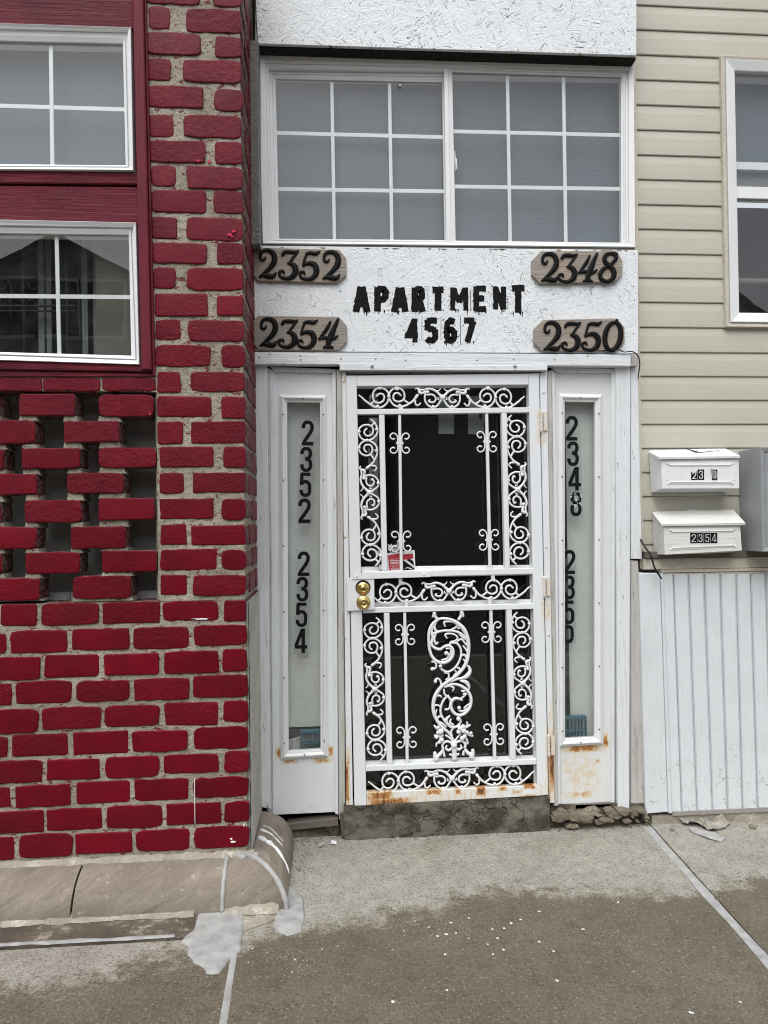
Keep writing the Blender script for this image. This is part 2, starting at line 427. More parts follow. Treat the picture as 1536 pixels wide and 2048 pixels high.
def m_concrete():
    """sidewalk: dry pale strip along the buildings, damp brown beyond; fine exposed aggregate"""
    t = NT("sidewalk_concrete"); s = t.sep(); x, y = s[0], s[1]
    n1 = t.noise(3.0, 8, .68); n2 = t.noise(14, 6, .7); n3 = t.noise(44, 6, .8); n4 = t.noise(88, 4, .75)
    wob = t.math('MULTIPLY', t.math('SUBTRACT', t.math('ADD', t.math('MULTIPLY', n1, .55), t.math('MULTIPLY', n2, .45)), .5), .85)
    # edge of the damp area: y = edge(x)
    cv = t.n('ShaderNodeFloatCurve'); t.l(t.map(x, -1.6, 2.4), cv.inputs['Value'])
    c = cv.mapping.curves[0]; K = [(-1.6, -1.02), (-1.2, -1.05), (-.95, -.96), (-.72, -.93), (-.55, -.86), (-.36, -.84), (-.18, -.80), (.05, -.72), (.35, -.66), (.65, -.55), (1.1, -.60), (1.4, -.66), (1.7, -.58), (2.4, -.5)]
    pts = [((a + 1.6) / 4.0, b + 1.5) for a, b in K]
    c.points[0].location = pts[0]; c.points[1].location = pts[-1]
    for p in pts[1:-1]: c.points.new(*p)
    cv.mapping.update()
    edge = t.math('SUBTRACT', cv.outputs[0], 1.5)
    d = t.math('ADD', t.math('SUBTRACT', y, edge), wob)
    dry = t.map(t.math('ADD', d, t.math('MULTIPLY', t.math('SUBTRACT', n3, .5), .35)), -.05, .055)
    pale = t.mix(t.map(n2, .3, .7), (.28, .262, .225), (.40, .38, .33))
    pale = t.mix(t.map(n1, .50, .70, 0, .6), pale, (.215, .195, .160))
    damp = t.mix(t.map(n1, .3, .7), (.118, .100, .071), (.168, .146, .107))
    damp = t.mix(t.map(n2, .5, .72, 0, .6), damp, (.075, .056, .037))
    c2 = t.mix(dry, damp, pale)
    c2 = t.mix(t.map(n3, .58, .63, 0, .65), c2, (.050, .040, .031))
    c2 = t.mix(t.map(n4, .60, .64, 0, .75), c2, (.36, .33, .27))
    c2 = t.mix(t.map(n4, .42, .36, 0, .8), c2, (.040, .032, .024))
    for sc_, rr_, cc_, lo in ((85, .30, (.030, .024, .018), .45), (62, .20, (.40, .37, .31), .62), (120, .34, (.05, .04, .03), .35)):
        vo = t.n('ShaderNodeTexVoronoi'); t.l(t.pos, vo.inputs['Vector']); vo.inputs['Scale'].default_value = sc_
        sp = t.n('ShaderNodeSeparateColor'); t.l(vo.outputs['Color'], sp.inputs[0])
        dot = t.math('MULTIPLY', t.map(vo.outputs['Distance'], rr_ + .10, rr_ - .06), t.map(sp.outputs[0], lo, lo + .08))
        c2 = t.mix(t.math('MULTIPLY', dot, .40), c2, cc_)
    h = t.math('ADD', t.math('MULTIPLY', n3, .7), t.math('ADD', t.math('MULTIPLY', n4, .6), t.math('MULTIPLY', n2, .5)))
    return t.done(c2, t.mix(dry, (.62,) * 3, (.9,) * 3), t.bump(h, .7, .006), spec=.3)
def m_rough_ground(name, c0, c1, sc=1.0, st=.8, pale=None):
    t = NT(name); n1 = t.noise(8 * sc, 6, .7); n3 = t.noise(110 * sc, 5, .75); n4 = t.noise(38 * sc, 6, .7)
    c = t.mix(t.map(n1, .35, .65), c0, c1)
    c = t.mix(t.map(n3, .58, .68, 0, .7), c, tuple(x * .3 for x in c0))
    if pale:
        c = t.mix(t.map(t.math('ADD', t.math('MULTIPLY', n1, .5), t.math('MULTIPLY', n4, .5)), .54, .60, 0, .9), c, pale)
    return t.done(c, .9, t.bump(t.math('ADD', n3, n4), st, .008), spec=.2)
def m_stone():
    t = NT("brown_ledge_stone"); v = t.scale(t.pos, 1, 1, 1, (0, R(28), R(35)))
    n1 = t.noise(4.5, 6, .65, t.scale(v, 1.2, 1, 5), .8); n2 = t.noise(95, 5, .75); n0 = t.noise(8, 4)
    c = t.mix(t.map(n1, .35, .65), (.175, .148, .118), (.26, .225, .185))
    c = t.mix(t.map(n0, .55, .75, 0, .4), c, (.36, .31, .25))
    c = t.mix(t.map(n2, .56, .66, 0, .6), c, (.10, .08, .06))
    c = t.mix(t.map(t.noise(20, 6, .75), .60, .66, 0, .6), c, (.42, .39, .34))
    return t.done(c, .8, t.bump(t.math('ADD', n1, t.math('MULTIPLY', n2, .35)), .35, .006), spec=.25)
def m_sill_conc():
    t = NT("patched_step_concrete"); n1 = t.noise(7, 7, .7, t.scale(t.pos, 1, 1, 1.6)); n2 = t.noise(45, 6, .7); cr = t.n('ShaderNodeTexVoronoi', feature='DISTANCE_TO_EDGE')
    w = t.n('ShaderNodeVectorMath', operation='ADD'); nz = t.n('ShaderNodeTexNoise'); t.l(t.pos, nz.inputs['Vector']); nz.inputs['Scale'].default_value = 14
    sc = t.n('ShaderNodeVectorMath', operation='SCALE'); t.l(nz.outputs['Color'], sc.inputs[0]); sc.inputs['Scale'].default_value = .12
    t.l(t.pos, w.inputs[0]); t.l(sc.outputs[0], w.inputs[1]); t.l(w.outputs[0], cr.inputs['Vector']); cr.inputs['Scale'].default_value = 5
    c = t.mix(t.map(n1, .42, .58), (.060, .050, .038), (.17, .155, .125))
    c = t.mix(t.map(n2, .55, .72, 0, .6), c, (.07, .06, .048))
    ck = t.map(cr.outputs['Distance'], .0, .012, 1, 0)
    c = t.mix(t.math('MULTIPLY', t.math('MULTIPLY', ck, t.map(t.noise(3.5, 2), .48, .56)), .7), c, (.035, .03, .025))
    return t.done(c, .88, t.bump(t.math('SUBTRACT', t.math('ADD', n1, n2), ck), .8, .008), spec=.2)
def m_blind(name, col, line=.5):
    t = NT(name); z = t.sep()[2]; w = t.math('SINE', t.math('MULTIPLY', z, 2 * math.pi / .025)); n = t.noise(2.5, 4)
    c = t.mix(t.map(w, .85, 1, 0, line), col, tuple(min(1, q * 1.25) for q in col))
    c = t.mix(t.map(n, .3, .7, 0, .25), c, tuple(q * .8 for q in col))
    return t.done(c, .7)

M = dict(
    greytrim=simple('grey_bottom_trim', (.30, .285, .26), .6, .2, 40),
    lip=simple('fresh_red_paint', (.27, .004, .026), .5, .3, 60), brick=m_brick(), edge=m_brick_edge(), mortar=m_mortar(), woodr=m_wood_red(), woodrv=m_wood_red_v(), vinyl=m_vinyl(),
    paint=m_painted(), paint_h=m_painted("old_white_header_paint", vertical=False), paint_old=m_painted("weathered_white_trim", (.55, .56, .55), (.24, .22, .19), .9),
    strip=m_painted("weathered_edge_board", (.50, .49, .46), (.20, .18, .155), .95, peel=.95),
    panelw=m_painted("ribbed_white_panel", (.67, .71, .73), (.47, .48, .47), .18, peel=.08),
    osb=m_osb("white_painted_strand_board", (.76, .79, .81), (.10, .098, .092), .85, .25, .38), osbg=m_osb("bare_grey_strand_board", (.23, .22, .205), (.04, .036, .03), 1.0, .6, .9),
    spray=m_osb("black_spray_paint", (.009, .0095, .011), (.04, .04, .04), .15, .2),
    glass=m_glass("window_glass", .02), glassd=m_glass("door_glass", .006, dcol=(.12, .12, .13)), glassg=m_glass("sidelight_glass", .06, (.95, .96, .955)),
    plaque=m_plaque(), black=simple("black_plastic", (.006, .006, .0065), .5, .1, 60, spec=.12), decal=simple("black_vinyl_decal", (.008, .010, .010), .6, spec=.08), limer=m_rough_ground("grey_cement_render", (.38, .37, .33), (.52, .51, .47), .5, .5),
    siding=m_siding(), beige=simple("beige_vinyl_trim", (.53, .50, .42), .5, .05, 50), door=m_rusty("white_door_enamel", [(9, 10, 9, 10, 1)], (.74, .765, .785)),
    cast=m_rusty("white_cast_iron", [(-.2, 1.2, .15, .30, .25)], (.76, .775, .785), streak=False),
    brass=NT("brass").done((.62, .44, .16), .24, None, 1.0), steel=NT("galvanised_steel").done((.42, .42, .41), .45, None, .8),
    rubber=simple("black_cable_rubber", (.018, .017, .018), .5), conc=m_concrete(), stone=m_stone(), step=m_sill_conc(),
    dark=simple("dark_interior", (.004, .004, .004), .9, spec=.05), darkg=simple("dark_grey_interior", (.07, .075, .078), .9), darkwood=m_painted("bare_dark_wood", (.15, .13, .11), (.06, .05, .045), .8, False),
    caulk=simple("grey_sealant", (.34, .343, .335), .6, .6, 22, .22), cream=m_rough_ground("lime_washed_concrete", (.27, .245, .195), (.46, .425, .35), .8, .9, (.58, .55, .47)),
    band=m_rough_ground("dark_pebbled_concrete", (.085, .070, .055), (.16, .13, .10), .5, 1.0, (.34, .31, .25)), rubble=m_rough_ground("broken_rubble", (.15, .13, .10), (.30, .255, .19), .6, 1.0, (.42, .41, .38)),
    grit=simple("dark_grit", (.13, .112, .092), .9, .5), paper=simple("white_paper", (.72, .73, .73), .6), redpaper=simple("red_leaflet_print", (.36, .035, .05), .45), 
    blind=m_blind("grey_window_blind", (.088, .112, .130), .02), frost=m_blind("pale_backing_board", (.66, .68, .65), 0.05),
    greyboard=m_blind("grey_lattice_backing", (.40, .41, .38), 0.0), crate=simple("teal_plastic", (.05, .15, .20), .4),
    mailbox=simple("white_mailbox_plastic", (.74, .755, .765), .35, .05, 30, .05), mailold=m_painted("grimy_mailbox_plastic", (.70, .70, .68), (.42, .38, .33), .6, False, .15),
    locker=simple("grey_locker_metal", (.30, .315, .325), .4, .05, 30, .06), asphalt=simple("asphalt", (.05, .05, .05), .9, .6, 120),
    white=simple("white_paint_spatter", (.74, .76, .76), .6), leaf=simple("peeling_dry_paint_film", (.27, .25, .215), .7, .6, 25, .4), iron=simple("black_iron", (.012, .012, .013), .5),
    curtain=simple("pale_curtain", (.16, .17, .17), .9, .3, 20), tan=simple("tan_panel", (.10, .098, .078), .8, .1, 10), silver=simple("silver_print", (.55, .55, .54), .5),
    redw=simple("fresh_pink_paint", (.55, .02, .08), .5), rustm=simple("rust", (.16, .055, .02), .9, .6, 80, .4), lintel=simple("blackened_wood", (.018, .015, .012), .9, .6, 30, .5), farw=simple("far_house_siding", (.20, .20, .198), .8), farroof=simple("far_roof_shingle", (.05, .05, .055), .9),
    foliage=simple("tree_foliage", (.05, .085, .03), .8, 0, 9, .4), bark=simple("tree_bark", (.10, .08, .06), .9),
)

# ================================================================ GROUND
YB = -0.46          # face plane of the red brick wall (the entrance face is y = 0)
ground = MB().add([(-60, -60, -.16), (60, -60, -.16), (60, 60, -.16), (-60, 60, -.16)], [(0, 1, 2, 3)]).build("ground", M['asphalt'], fix=False)
tag(ground, kind='structure')
road = MB().box(-40, 40, -13, -4.42, -.155, -.13).build("road", M['asphalt']); tag(road, kind='structure')
kerb = MB().box(-20, 20, -4.4, -4.26, -.16, .0).build("kerb", M['cream']); tag(kerb, kind='structure')
walk = thing("sidewalk", loc=(0, -1.6, 0), kind='structure')
def slab_mesh(pts, z0=-.15, z1=0.0):
    n = len(pts)
    V = [Vector((p[0], p[1], z1)) for p in pts] + [Vector((p[0], p[1], z0)) for p in pts]
    F = [tuple(range(n))] + [(i, (i + 1) % n, n + (i + 1) % n, n + i) for i in range(n)]
    return MB().add(V, F)
# joints run from the buildings to the kerb
j1a, j1b = gr(472, 1885), gr(444, 2060)
j2a, j2b = gr(1284, 1643), gr(1540, 1930)
def along(a, b, y): t = (y - a.y) / (b.y - a.y); return Vector((lerp(a.x, b.x, t), y, 0))
g = .005
yL = gr(200, 1888).y       # sealed joint in front of the ledge
A0, A1 = along(j1a, j1b, .5), along(j1a, j1b, -4.25)
B0, B1 = along(j2a, j2b, .5), along(j2a, j2b, -4.25)
slab_mesh([(-5, yL - g, 0), (-5, -4.25, 0), (A1.x - g, -4.25, 0), (along(j1a, j1b, yL).x - g, yL - g, 0)]).build("paving_slab", M['conc'], walk)
slab_mesh([(A0.x + g, .1, 0), (A1.x + g, -4.25, 0), (B1.x - g, -4.25, 0), (B0.x - g, .1, 0)]).build("paving_slab", M['conc'], walk)
slab_mesh([(B0.x + g, .1, 0), (B1.x + g, -4.25, 0), (6, -4.25, 0), (6, .1, 0)]).build("paving_slab", M['conc'], walk)
def sealant_strip(a, b, w, name="joint_sealant", z=.004, n=26, amp=.6):
    V = []; F = []; d = (b - a).normalized(); s = Vector((-d.y, d.x, 0))
    for i in range(n + 1):
        p = a.lerp(b, i / n)
        w1 = w * (1 + amp * noise.noise(p * 14)); w2 = w * (1 + amp * noise.noise(p * 17 + Vector((5, 5, 5))))
        for k, q in enumerate((-w1, -w1 * .5, w2 * .5, w2)):
            V.append(p + s * q + Vector((0, 0, (z if k in (1, 2) else z - .003) + .002 * noise.noise(p * 30 + Vector((k, 0, 0))))))
    for i in range(n):
        for k in range(3): F.append((4 * i + k, 4 * i + k + 1, 4 * i + k + 5, 4 * i + k + 4))
    V2 = [Vector((v[0], v[1], -.02)) for v in V]
    mb = MB().add(V, F, 0, True)
    return mb.build(name, M['caulk'], walk, fix=True)
sealant_strip(along(j1a, j1b, yL - .02), along(j1a, j1b, -4.2), .012)
sealant_strip(along(j2a, j2b, -.04), along(j2a, j2b, -4.2), .020)
sealant_strip(gr(-500, 1918), gr(350, 1876), .011, z=.010)
def pool(name, px, mat, z=.006, parent=walk, amp=.012, zc=None):
    """hand-spread patch with an irregular thin edge; px = outline sights on the pavement"""
    P = [gr(*p) for p in px]; out = []
    n = len(P)
    for i in range(n):
        a, b = P[i], P[(i + 1) % n]
        for k in range(5):
            p = a.lerp(b, k / 5); d = Vector((noise.noise(p * 22), noise.noise(p * 22 + Vector((9, 9, 9))), 0)) * amp
            out.append(p + d)
    c = sum(out, Vector()) / len(out); V = []; F = []; m = len(out)
    for r, (s, h) in enumerate(((1.0, .0), (.97, z * .7), (.88, z), (.55, z * 1.15), (.2, z * 1.0))):
        for p in out:
            q = c + (p - c) * s; V.append(Vector((q.x, q.y, .0005 + h + (.0016 * noise.noise(q * 25) if r > 1 else 0))))
    for r in range(4):
        for i in range(m):
            j = (i + 1) % m; F.append((r * m + i, r * m + j, (r + 1) * m + j, (r + 1) * m + i))
    F.append(tuple(4 * m + i for i in range(m)))
    return MB().add(V, F, 0, True).build(name, mat, parent)
pool("sealant_patch", [(403, 1806), (440, 1800), (486, 1803), (487, 1866), (480, 1900), (462, 1915), (440, 1945), (412, 1948), (392, 1925), (378, 1913), (372, 1896), (360, 1886), (390, 1860)], M['caulk'], .009)
pool("sealant_patch", [(577, 1772), (592, 1780), (606, 1800), (608, 1845), (598, 1866), (575, 1872), (552, 1862), (546, 1850), (556, 1820), (566, 1785)], M['caulk'], .009)
# pebbled strip between the sealed joint and the ledge
band = slab_mesh([(-5, YB - .13, 0), (-5, yL + g, 0), (along(j1a, j1b, yL).x - .12, yL + g, 0), (gr(400, 1800).x + .02, YB - .13, 0)], -.1, .004)
band.build("pebbled_strip", M['band'], walk)
pt = slab_mesh([(gr(400, 1800).x + .022, YB - .13, 0), (along(j1a, j1b, yL).x - .118, yL + g, 0), (along(j1a, j1b, yL).x - .012, yL + g, 0), (gr(590, 1800).x, YB - .18, 0), (gr(590, 1800).x, YB - .13, 0)], -.1, .005)
pt.build("cement_fillet", M['cream'], walk)
# paint spatter, pebbles
rs = random.Random(3)
def flat_blob(mb, c, r, seg=7, z=.0015, mi=0):
    V = [Vector((c.x, c.y, z + .001))]
    for k in range(seg):
        a = 2 * math.pi * k / seg; q = r * rs.uniform(.45, 1.25)
        V.append(Vector((c.x + q * math.cos(a), c.y + q * math.sin(a), z)))
    mb.add(V, [(0, 1 + k, 1 + (k + 1) % seg) for k in range(seg)], mi)
sp = MB()
for (x, y, s) in [(858, 1855, 5), (902, 1846, 6), (893, 1869, 7), (912, 1867, 5), (875, 1873, 5), (984, 1859, 5), (1008, 1857, 6), (1023, 1847, 5), (1041, 1840, 5), (1079, 1823, 6), (1167, 1859, 7), (1079, 1884, 6),
                  (1107, 1903, 7), (891, 1909, 6), (995, 1877, 5), (1007, 1900, 6), (975, 1889, 5), (986, 1909, 5), (1115, 1962, 7), (894, 1981, 6), (1382, 2026, 8), (1481, 2005, 6), (785, 2004, 7), (937, 1877, 4), (939, 1837, 5), (1236, 1805, 6),
                  (808, 1862, 3), (644, 1899, 3), (696, 1949, 3), (830, 1843, 3), (1428, 1896, 3), (1267, 1943, 3), (590, 1920, 4), (584, 1945, 4), (600, 1935, 3), (676, 1893, 4), (786, 1900, 3), (1026, 1699, 4), (955, 1699, 3), (505, 1898, 4), (497, 1925, 3)]:
    flat_blob(sp, gr(x, y), s * .00105 * (2048 / y) * .9)
for i in range(170):
    c = gr(rs.gauss(950, 230), rs.uniform(1790, 2040)); flat_blob(sp, c, rs.uniform(.0007, .0017), 5)
for i in range(60):
    c = gr(rs.gauss(585, 30), rs.gauss(1925, 18)); flat_blob(sp, c, rs.uniform(.0008, .0022), 5)
for i in range(60):
    c = gr(rs.gauss(920, 40), rs.gauss(1855, 14)); flat_blob(sp, c, rs.uniform(.0006, .0014), 5)
tag(sp.build("paint_spatter", M['white'], fix=False), "white paint flecks dripped on the damp brown sidewalk", kind='stuff')
pb = MB()
def pebble(mb, c, r, mi=0, fl=.6):
    V = []; F = []
    for i in range(3):
        for k in range(6):
            a = k * math.pi / 3 + i * .4; q = r * (1, .85, .4)[i] * rs.uniform(.7, 1.2)
            V.append(Vector((c.x + q * math.cos(a), c.y + q * math.sin(a), c.z + r * fl * (0, .7, 1)[i] + rs.uniform(-.1, .1) * r)))
    for i in range(2):
        for k in range(6): F.append((i * 6 + k, i * 6 + (k + 1) % 6, i * 6 + 6 + (k + 1) % 6, i * 6 + 6 + k))
    F.append(tuple(12 + k for k in range(6))); mb.add(V, F, mi)
for i in range(260):
    c = gr(rs.uniform(583, 625), rs.uniform(1662, 1745)); c.x += -.02 * abs(rs.gauss(0, 1)); pebble(pb, c, rs.uniform(.001, .0042), rs.choice((0, 0, 1)))
for i in range(220):
    t = rs.random(); c = gr(lerp(600, 1290, t), lerp(1678, 1645, t) + abs(rs.gauss(0, 6))); pebble(pb, c, rs.uniform(.0015, .006), rs.choice((0, 0, 1)))
for i in range(150):
    t = rs.random(); c = gr(lerp(1260, 1536, t), lerp(1640, 1632, t) + abs(rs.gauss(0, 9))); pebble(pb, c, rs.uniform(.0015, .006), rs.choice((0, 1, 1)))
for i in range(130):
    c = gr(rs.uniform(600, 1530), rs.uniform(1670, 2000)); pebble(pb, c, rs.uniform(.0012, .0035), rs.choice((0, 0, 0, 1)))
tag(pb.build("loose_grit", [M['grit'], M['rubble']]), "dark grit and small chips gathered along the foot of the doorway", kind='stuff')

# ================================================================ RED BRICK BUILDING
bb = thing("red_brick_building", "dark red painted brick wall with lattice openings and two white framed windows", "building", (-1.1, YB, .1))
rb = random.Random(11)
def brick_mesh(x0, x1, z0, z1, y, depth, name="brick", parent=bb, side_round=True, N=7):
    """one laid brick: uneven face outline, worn arrises, painted face, bare ends"""
    w, h = x1 - x0, z1 - z0; cx, cz = (x0 + x1) / 2, (z0 + z1) / 2
    loc = Vector((cx, y, cz)); sd = rb.uniform(0, 100)
    rad = min(w, h) * rb.uniform(.05, .24)
    prm = []
    nx = max(4, int(w / .028)); nz = 4
    for i in range(nx): prm.append((-w / 2 + w * i / nx, h / 2))
    for i in range(nz): prm.append((w / 2, h / 2 - h * i / nz))
    for i in range(nx): prm.append((w / 2 - w * i / nx, -h / 2))
    for i in range(nz): prm.append((-w / 2, -h / 2 + h * i / nz))
    def rnd(px, pz):
        dx = max(0, abs(px) - (w / 2 - rad)); dz = max(0, abs(pz) - (h / 2 - rad)); d = math.hypot(dx, dz)
        if d > rad:
            k = rad / d; px = math.copysign(w / 2 - rad + dx * k, px); pz = math.copysign(h / 2 - rad + dz * k, pz)
        return px, pz
    P = []
    for px, pz in prm:
        px, pz = rnd(px, pz)
        q = Vector((px * 26, sd, pz * 26))
        P.append((px + .0045 * noise.noise(q) + .0022 * noise.noise(q * 3), pz + .0042 * noise.noise(q + Vector((7, 7, 7))) + .0024 * noise.noise(q * 3.3)))
    n = len(P); V = []; F = []; mi = []
    tilt = rb.uniform(-.0015, .0015); tz = rb.uniform(-.001, .001)
    for (s, yy) in (('b', depth), (0, .0032), (.0005, .0011), (.0018, .0001), (.006, -.0001)):
        for (px, pz) in P:
            if s == 'b': a, b = px, pz
            else:
                a = px - math.copysign(min(s, abs(px)), px) * (1 if abs(px) > w / 2 - rad - .01 else .0) if abs(px) > w / 2 - rad - .01 else px
                b = pz - math.copysign(min(s, abs(pz)), pz) if abs(pz) > h / 2 - rad - .01 else pz
            yv = yy
            if s != 'b': yv += .0024 * noise.noise(Vector((a * 30, sd, b * 30))) + tilt * a / .1 + tz * b / .05
            V.append((a, yv, b))
    for k in range(4):
        for i in range(n):
            j = (i + 1) % n; F.append((k * n + i, (k + 1) * n + i, (k + 1) * n + j, k * n + j)); mi.append(1 if k == 0 or (k == 1 and rb.random() < .18) else 2 if k == 1 and noise.noise(Vector((i * .35, sd, 3))) > .12 else 0)
    # centre line fan
    m = len(V); nc = nx + 1
    for i in range(nc):
        a = (-w / 2 + .016) + (w - .032) * i / nx
        V.append((a, -.0008 + .0018 * noise.noise(Vector((a * 30, sd, 0))) + tilt * a / .1, 0))
    o4 = 4 * n
    for i in range(nx):
        F.append((o4 + i, o4 + i + 1, m + i + 1, m + i)); mi.append(0)
        b0 = o4 + nx + nz + (nx - i); b1 = o4 + nx + nz + (nx - i - 1)
        F.append((b0, m + i, m + i + 1, b1)); mi.append(0)
    r0 = o4 + nx
    for i in range(nz): F.append((r0 + i, r0 + i + 1, m + nx)); mi.append(0)
    l0 = o4 + 2 * nx + nz
    for i in range(nz): F.append((l0 + i, o4 + (2 * nx + nz + i + 1) % n, m)); mi.append(0)
    me = bpy.data.meshes.new(name); me.from_pydata([Vector(v) for v in V], [], F)
    me.materials.append(M['brick']); me.materials.append(M['edge']); me.materials.append(M['lip'])
    me.polygons.foreach_set('material_index', mi); me.polygons.foreach_set('use_smooth', [True] * len(F))
    bm = bmesh.new(); bm.from_mesh(me); bmesh.ops.recalc_face_normals(bm, faces=bm.faces)
    for e in bm.edges:
        if len(e.link_faces) == 2 and e.calc_face_angle(0) > R(50): e.smooth = False
    bm.to_mesh(me); bm.free()
    o = bpy.data.objects.new(name, me); COL.objects.link(o); put(o, loc, parent)
    return o
CORN = at(494, 1300, YB).x       # the corner of the pier
def lay(xa, xb, ya, yb, depth=.11):
    """brick between photograph columns xa..xb and rows ya..yb on the wall face"""
    p = at(xa, (ya + yb) / 2, YB); q = at(xb, (ya + yb) / 2, YB)
    t = at((xa + xb) / 2, ya, YB); b = at((xa + xb) / 2, yb, YB)
    x1 = q.x
    if xb >= 470: x1 = CORN + rb.uniform(-.002, .003) + at(xb, ya, YB).x * 0
    return brick_mesh(p.x, x1, b.z, t.z, YB + rb.uniform(-.002, .002), depth)
PIER = [(288, 400, -42, 8, 1), (425, 475, -38, 13, 0), (290, 338, -92, -45, 0), (368, 475, -90, -42, 1),
        (297, 340, 12, 57, 0), (372, 476, 18, 65, 1), (292, 402, 65, 110, 1), (430, 477, 72, 115, 0), (293, 341, 117, 160, 0), (366, 478, 120, 165, 1),
        (295, 406, 172, 215, 1), (428, 478, 178, 222, 0), (297, 347, 228, 273, 0), (366, 479, 230, 275, 1), (299, 411, 281, 325, 1), (430, 479, 283, 328, 0),
        (302, 352, 330, 373, 0), (373, 480, 333, 378, 1), (303, 413, 380, 425, 1), (427, 480, 380, 427, 0), (303, 355, 433, 477, 0), (372, 482, 434, 481, 1),
        (304, 414, 485, 527, 1), (433, 483, 485, 527, 0), (306, 351, 535, 577, 0), (374, 484, 535, 580, 1), (309, 415, 586, 632, 1), (434, 485, 590, 632, 0),
        (310, 361, 639, 680, 0), (376, 486, 640, 683, 1), (311, 421, 690, 733, 1), (443, 488, 690, 735, 0), (314, 361, 743, 785, 0), (380, 491, 743, 783, 1),
        (314, 423, 793, 833, 1), (443, 491, 793, 837, 0), (315, 366, 843, 888, 0), (381, 492, 843, 886, 1), (319, 427, 894, 934, 1), (447, 492, 893, 935, 0),
        (318, 367, 945, 987, 0), (386, 493, 945, 985, 1), (319, 427, 997, 1038, 1), (442, 492, 997, 1040, 0), (320, 373, 1048, 1089, 0), (383, 494, 1050, 1091, 1),
        (320, 434, 1098, 1140, 1), (443, 494, 1100, 1140, 0), (321, 373, 1150, 1190, 0), (385, 496, 1150, 1191, 1)]
for a, b, c, d, _ in PIER: lay(a, b, c, d, .11 if b - a > 70 or b < 470 else .235)
LOW = [(0, 73, 1208, 1252), (82, 197, 1206, 1250), (205, 319, 1204, 1247), (325, 436, 1202, 1242), (448, 494, 1200, 1243),
       (-95, 12, 1268, 1310), (21, 134, 1261, 1306), (143, 258, 1257, 1300), (265, 378, 1254, 1298), (387, 494, 1250, 1291),
       (-35, 80, 1314, 1360), (88, 197, 1310, 1355), (208, 318, 1308, 1350), (328, 437, 1302, 1347), (445, 495, 1298, 1343),
       (-90, 23, 1368, 1413), (30, 144, 1362, 1408), (152, 259, 1361, 1403), (268, 378, 1357, 1400), (385, 495, 1350, 1395),
       (-35, 77, 1419, 1468), (84, 201, 1414, 1458), (209, 319, 1411, 1453), (328, 436, 1405, 1451), (446, 494, 1401, 1444),
       (-95, 15, 1475, 1516), (23, 135, 1468, 1513), (146, 256, 1463, 1508), (264, 375, 1461, 1503), (387, 494, 1454, 1499),
       (-30, 84, 1522, 1567), (93, 199, 1518, 1560), (210, 318, 1513, 1556), (327, 436, 1509, 1547), (449, 494, 1502, 1545),
       (-90, 20, 1577, 1618), (30, 142, 1570, 1614), (152, 259, 1563, 1606), (268, 377, 1558, 1602), (387, 494, 1555, 1595),
       (-32, 87, 1622, 1667), (93, 204, 1617, 1661), (213, 324, 1611, 1657), (332, 442, 1606, 1649), (449, 495, 1603, 1645),
       (-90, 28, 1676, 1722), (37, 146, 1668, 1716), (151, 264, 1665, 1707), (272, 379, 1659, 1702), (388, 494, 1653, 1697),
       (-150, -8, 1210, 1254), (-215, -104, 1270, 1312), (-160, -44, 1318, 1362), (-215, -98, 1370, 1415), (-160, -44, 1424, 1470), (-215, -104, 1478, 1520), (-160, -40, 1527, 1570), (-215, -99, 1580, 1622), (-160, -42, 1630, 1672), (-215, -99, 1684, 1728)]
for a, b, c, d in LOW: lay(a, b, c, d, .11 if b - a > 70 or b < 430 else .235)
LAT = [(38, 150, 787, 831), (197, 307, 789, 833), (-130, -2, 789, 832), (-70, 70, 840, 888), (127, 238, 842, 884), (44, 160, 896, 937), (198, 312, 895, 935), (-130, 8, 898, 940),
       (-60, 73, 948, 990), (134, 247, 946, 987), (49, 162, 1000, 1045), (197, 309, 996, 1040), (-130, 2, 1003, 1046), (-60, 73, 1054, 1098), (141, 252, 1053, 1097),
       (50, 160, 1105, 1148), (203, 314, 1101, 1145), (-130, 4, 1107, 1150), (-60, 80, 1157, 1202), (145, 262, 1152, 1197)]
for a, b, c, d in LAT: lay(a, b, c, d, .10)
for a, b in ((-130, -6), (-2, 84), (86, 200), (203, 311)): lay(a, b, 756, 782, .11)
# return face of the pier: brick ends and stretchers running back to the entrance
for a, b, c, d in [p[:4] for p in PIER if p[1] > 470] + [p for p in LOW if p[1] > 470 and p[3] < 1250]:
    t = at(480, c, YB).z; z = at(480, d, YB).z
    full = b - a > 70
    y = YB + (.118 if full else .243)
    while y < -.02:
        y2 = min(y + .235, -.005)
        o = brick_mesh(-(y2 - y) / 2, (y2 - y) / 2, z, t, 0, .06)
        put(o, (CORN + .001, (y + y2) / 2, (z + t) / 2), bb); o.rotation_euler = (0, 0, R(90))
        y = y2 + .010
# mortar bedding
def mortar_block(x0, x1, z0, z1, y=YB + .0046, depth=.4, nx=None, nz=None):
    nx = nx or max(2, int((x1 - x0) / .02)); nz = nz or max(2, int((z1 - z0) / .02))
    V, F = grid_sheet(x0, x1, z0, z1, y, nx, nz, .0026, 34, 2)
    mb = MB().add(V, F, 0, True)
    mb.box(x0, x1, y + .004, y + depth, z0, z1)
    return mb
px_x = lambda px, py: at(px, py, YB).x
px_z = lambda py, px=250: at(px, py, YB).z
zl0, zl1 = px_z(1203), px_z(784)           # lattice opening
zb = px_z(1716, 200)
xl = px_x(316, 1000)
mortar_block(xl - .003, CORN - .006, zl0 - .002, zl1, nx=20, nz=50).build("mortar_bed", M['mortar'], bb)
mortar_block(at(283, 100, YB).x, CORN - .006, zl1 + .001, 4.3, nx=20, nz=90).build("mortar_bed", M['mortar'], bb)
mortar_block(-4.0, CORN - .006, zb - .06, zl0 - .004, nx=110, nz=50).build("mortar_bed", M['mortar'], bb)
